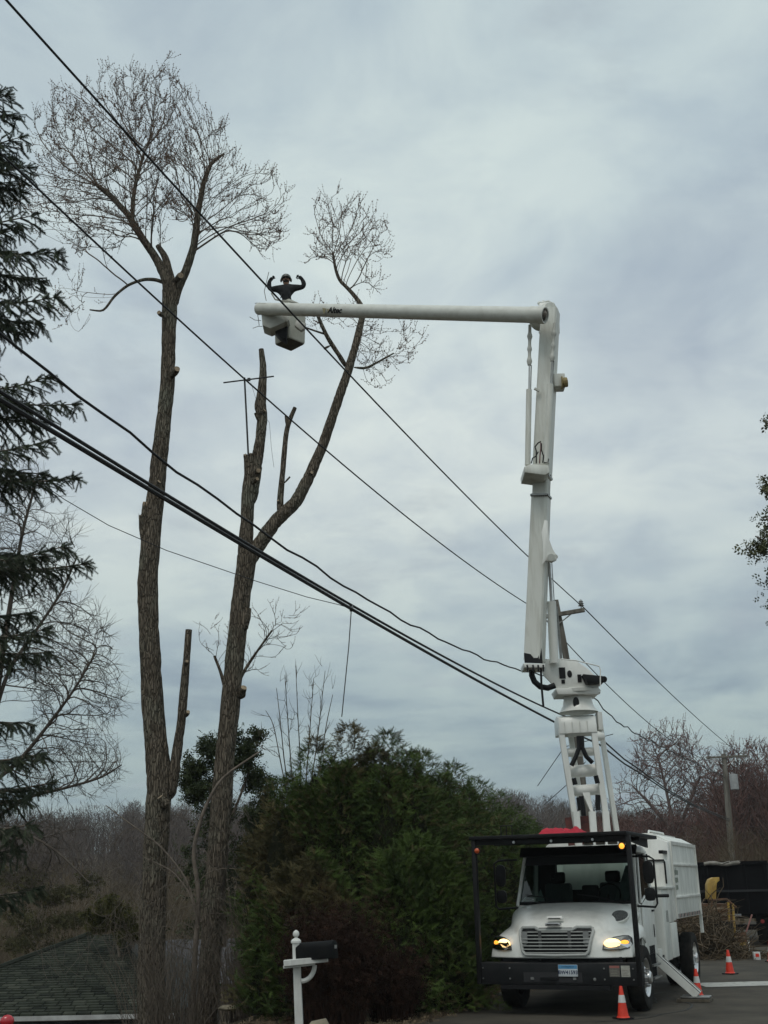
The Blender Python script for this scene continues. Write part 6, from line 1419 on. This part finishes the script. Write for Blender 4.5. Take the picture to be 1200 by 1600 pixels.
def chipper():
    Y = 34.5; x, y = at(1122, 1500, Y).xy; r = thing('wood_chipper', 'rusty wood chipper with yellow curved discharge chute beside the brush pile', 'wood chipper', (x, y, .012))
    YE = mat('chipper_yellow', (.46, .30, .055), .6, (.30, .18, .04), 4); RU = mat('chipper_rust', (.15, .075, .035), .85, (.07, .035, .02), 5)
    P_ = lambda a, b_, d=0: at(a, b_, Y+d)
    b = MB(); b.prism([P_(*p) for p in ((1106.5, 1405), (1106, 1382), (1109, 1374), (1115, 1371), (1124, 1370.5), (1124.5, 1376), (1120.5, 1379), (1119.5, 1388), (1119, 1405))], (0, .32, 0)); b.build('discharge_chute', YE, r, world=True, bevel=.012)
    b = MB(); b.prism([P_(*p) for p in ((1100, 1412), (1140, 1412), (1146, 1440), (1144, 1478), (1102, 1474))], (0, 1.0, 0)); b.build('chipper_body', RU, r, world=True, bevel=.02)
    for a_, c_ in (((1106, 1407), (1135, 1405)), ((1135, 1405), (1150, 1418)), ((1112, 1407), (1112, 1425)), ((1100, 1424), (1138, 1422)), ((1138, 1410), (1141, 1478)), ((1145, 1412), (1149, 1470))):
        b = MB(); b.tube([P_(*a_, -.1), P_(*c_, -.1)], .035, 6); b.build('frame_tube', YE if c_[0] > 1137 and a_[0] > 1130 and c_[1] > 1450 else RU, r, world=True)
    b = MB(); b.prism([P_(*p, -.2) for p in ((1150, 1458), (1166, 1456), (1169, 1484), (1150, 1482))], (0, .1, 0)); b.build('control_panel', RU, r, world=True, bevel=.01)
    b = MB(); b.prism([P_(*p, -.25) for p in ((1149, 1474), (1167, 1472), (1168, 1484), (1150, 1484))], (0, .04, 0)); b.build('feed_lip', YE, r, world=True)
    b = MB(); b.tube([P_(1166, 1456, -.2), P_(1175, 1429, -.3)], .022, 6); b.build('control_lever', mat('lever_pink', (.42, .20, .18), .6), r, world=True)
    b = MB(); b.lathe([(.12, -.1), (.3, -.1), (.33, 0), (.3, .1), (.12, .1)], P_(1160, 1487), (1, .3, 0), 20); b.build('tyre', RUBBER, r, smooth=True, world=True)
    b = MB(); b.tube([P_(1169, 1470, -.2), P_(1172, 1495, -.4)], .03, 6); b.build('jack_leg', REFL, r, world=True)
    b = MB(); b.prism([P_(*p, 0) for p in ((1104, 1440), (1140, 1440), (1140, 1470), (1104, 1470))], (0, -.3, 0)); b.build('feed_mouth', BLACK, r, world=True)
chipper()
def brush():
    Y = 33.3; c = at(1112, 1515, Y); r = thing('brush_pile', 'tangled pile of cut branches and vines in front of the chipper', 'brush pile', (c.x, c.y, .012)); b = MB(); b2 = MB()
    for i in range(1100):
        u = random.gauss(0, .55); d = random.gauss(0, .45); hmax = max(.15, 1.45*math.exp(-((u+.15)/.75)**2)); z = random.uniform(.02, hmax); p = Vector((u+c.x, d+c.y, z)); a = random.gauss(1.2, .9); dr = Vector((math.cos(a)*random.choice((-1, 1)), random.gauss(0, .5), math.sin(a)*random.choice((1, 1, -1))*.7)).normalized(); L = random.uniform(.4, 1.5); pts = []
        for k in range(5):
            pts.append(p.copy()); dr = (dr+Vector((random.gauss(0, .22), random.gauss(0, .22), -.14))).normalized(); p = p+dr*L/5; p.z = max(.015, p.z)
        rr = random.choice((.005, .006, .008, .011, .02)); (b if random.random() < .75 else b2).tube(pts, [rr*(1-.15*k) for k in range(5)], 4, True)
    for i in range(200):
        p = Vector((c.x+random.uniform(-1., 1.6), c.y+random.uniform(-.9, .3), .02)); a = random.uniform(0, 6.3); L = random.uniform(.2, .9); b.tube([p, p+Vector((math.cos(a)*L*.5, math.sin(a)*L*.5, random.uniform(.02, .16))), p+Vector((math.cos(a)*L, math.sin(a)*L, .02))], .010, 4, True)
    b.build('branches', mat('cut_brush', (.11, .082, .052), .9, (.05, .038, .026), 3, spec=.1), r, world=True, kind='stuff'); b2.build('pale_sticks', mat('pale_brush', (.26, .20, .14), .9, (.14, .11, .08), 4, spec=.1), r, world=True, kind='stuff')
brush()
q = gnd(1183, 1500); cq = thing('road_flare_box', 'small red and white block on the road before the chip truck', 'box', (q[0], q[1], .012)); MB().box((0, 0, .10), (.17, .12, .2)).build('box_base', REFL, cq, bevel=.01); MB().box((0, -.063, .12), (.09, .01, .08)).build('red_face', ORANGE, cq)
# red car corner at the bottom left edge
def car():
    Y = 12.0; p = at(11, 1640, Y); r = thing('parked_car', 'dark car with red tail lamp just entering the bottom left corner', 'car', (p.x, p.y, 0), R(20))
    hz = at(3, 1592, Y).z
    b = MB(); b.prism([(-.9, y, z) for y, z in ((0, .3), (0, hz-.30), (.08, hz-.10), (.35, hz-.03), (.9, hz), (1.7, hz+.2), (3.0, hz+.2), (3.7, hz-.05), (4.5, hz-.15), (4.55, .3))], (.9, 0, 0)); b.v = [(x-.9+(x+.9 if x > -.5 else 0)*0-(.0 if z < hz+.02 else .25*(1 if x > -.5 else -1)), y, z) for x, y, z in b.v]
    b.build('body', mat('car_dark', (.015, .016, .018), .3, coat=.6), r, bevel=.05)
    q = wmat(r).inverted() @ at(2, 1593, Y-.05)
    MB().sphere((-.02, .0, q.z-.02), .085, 12, sc=(.8, .5, .7)).build('tail_lamp', mat('tail_lamp_red', (.5, .02, .03), .25, coat=.5), r, smooth=True)
    for x in (-1.68, -.95): 
        for y in (.9, 3.6): MB().lathe([(.15, -.1), (.3, -.1), (.33, 0), (.3, .1), (.15, .1)], (x, y, .32), (1, 0, 0), 20).build('tyre', RUBBER, r, smooth=True)
car()

# ------------------------------------------------------------------ air
hz_ = MB().box2((-700, -460, -14), (700, 700, 62)).build('haze', [], kind='stuff')
hm_ = bpy.data.materials.new('haze'); hm_.use_nodes = True; ht = hm_.node_tree; ht.nodes.clear()
ho = N(ht, 'ShaderNodeOutputMaterial'); hv = N(ht, 'ShaderNodeVolumePrincipled'); hv.inputs['Density'].default_value = .00035; hv.inputs['Color'].default_value = (.88, .92, .95, 1); link(ht, hv.outputs[0], ho.inputs['Volume'])
hz_.data.materials.clear(); hz_.data.materials.append(hm_)
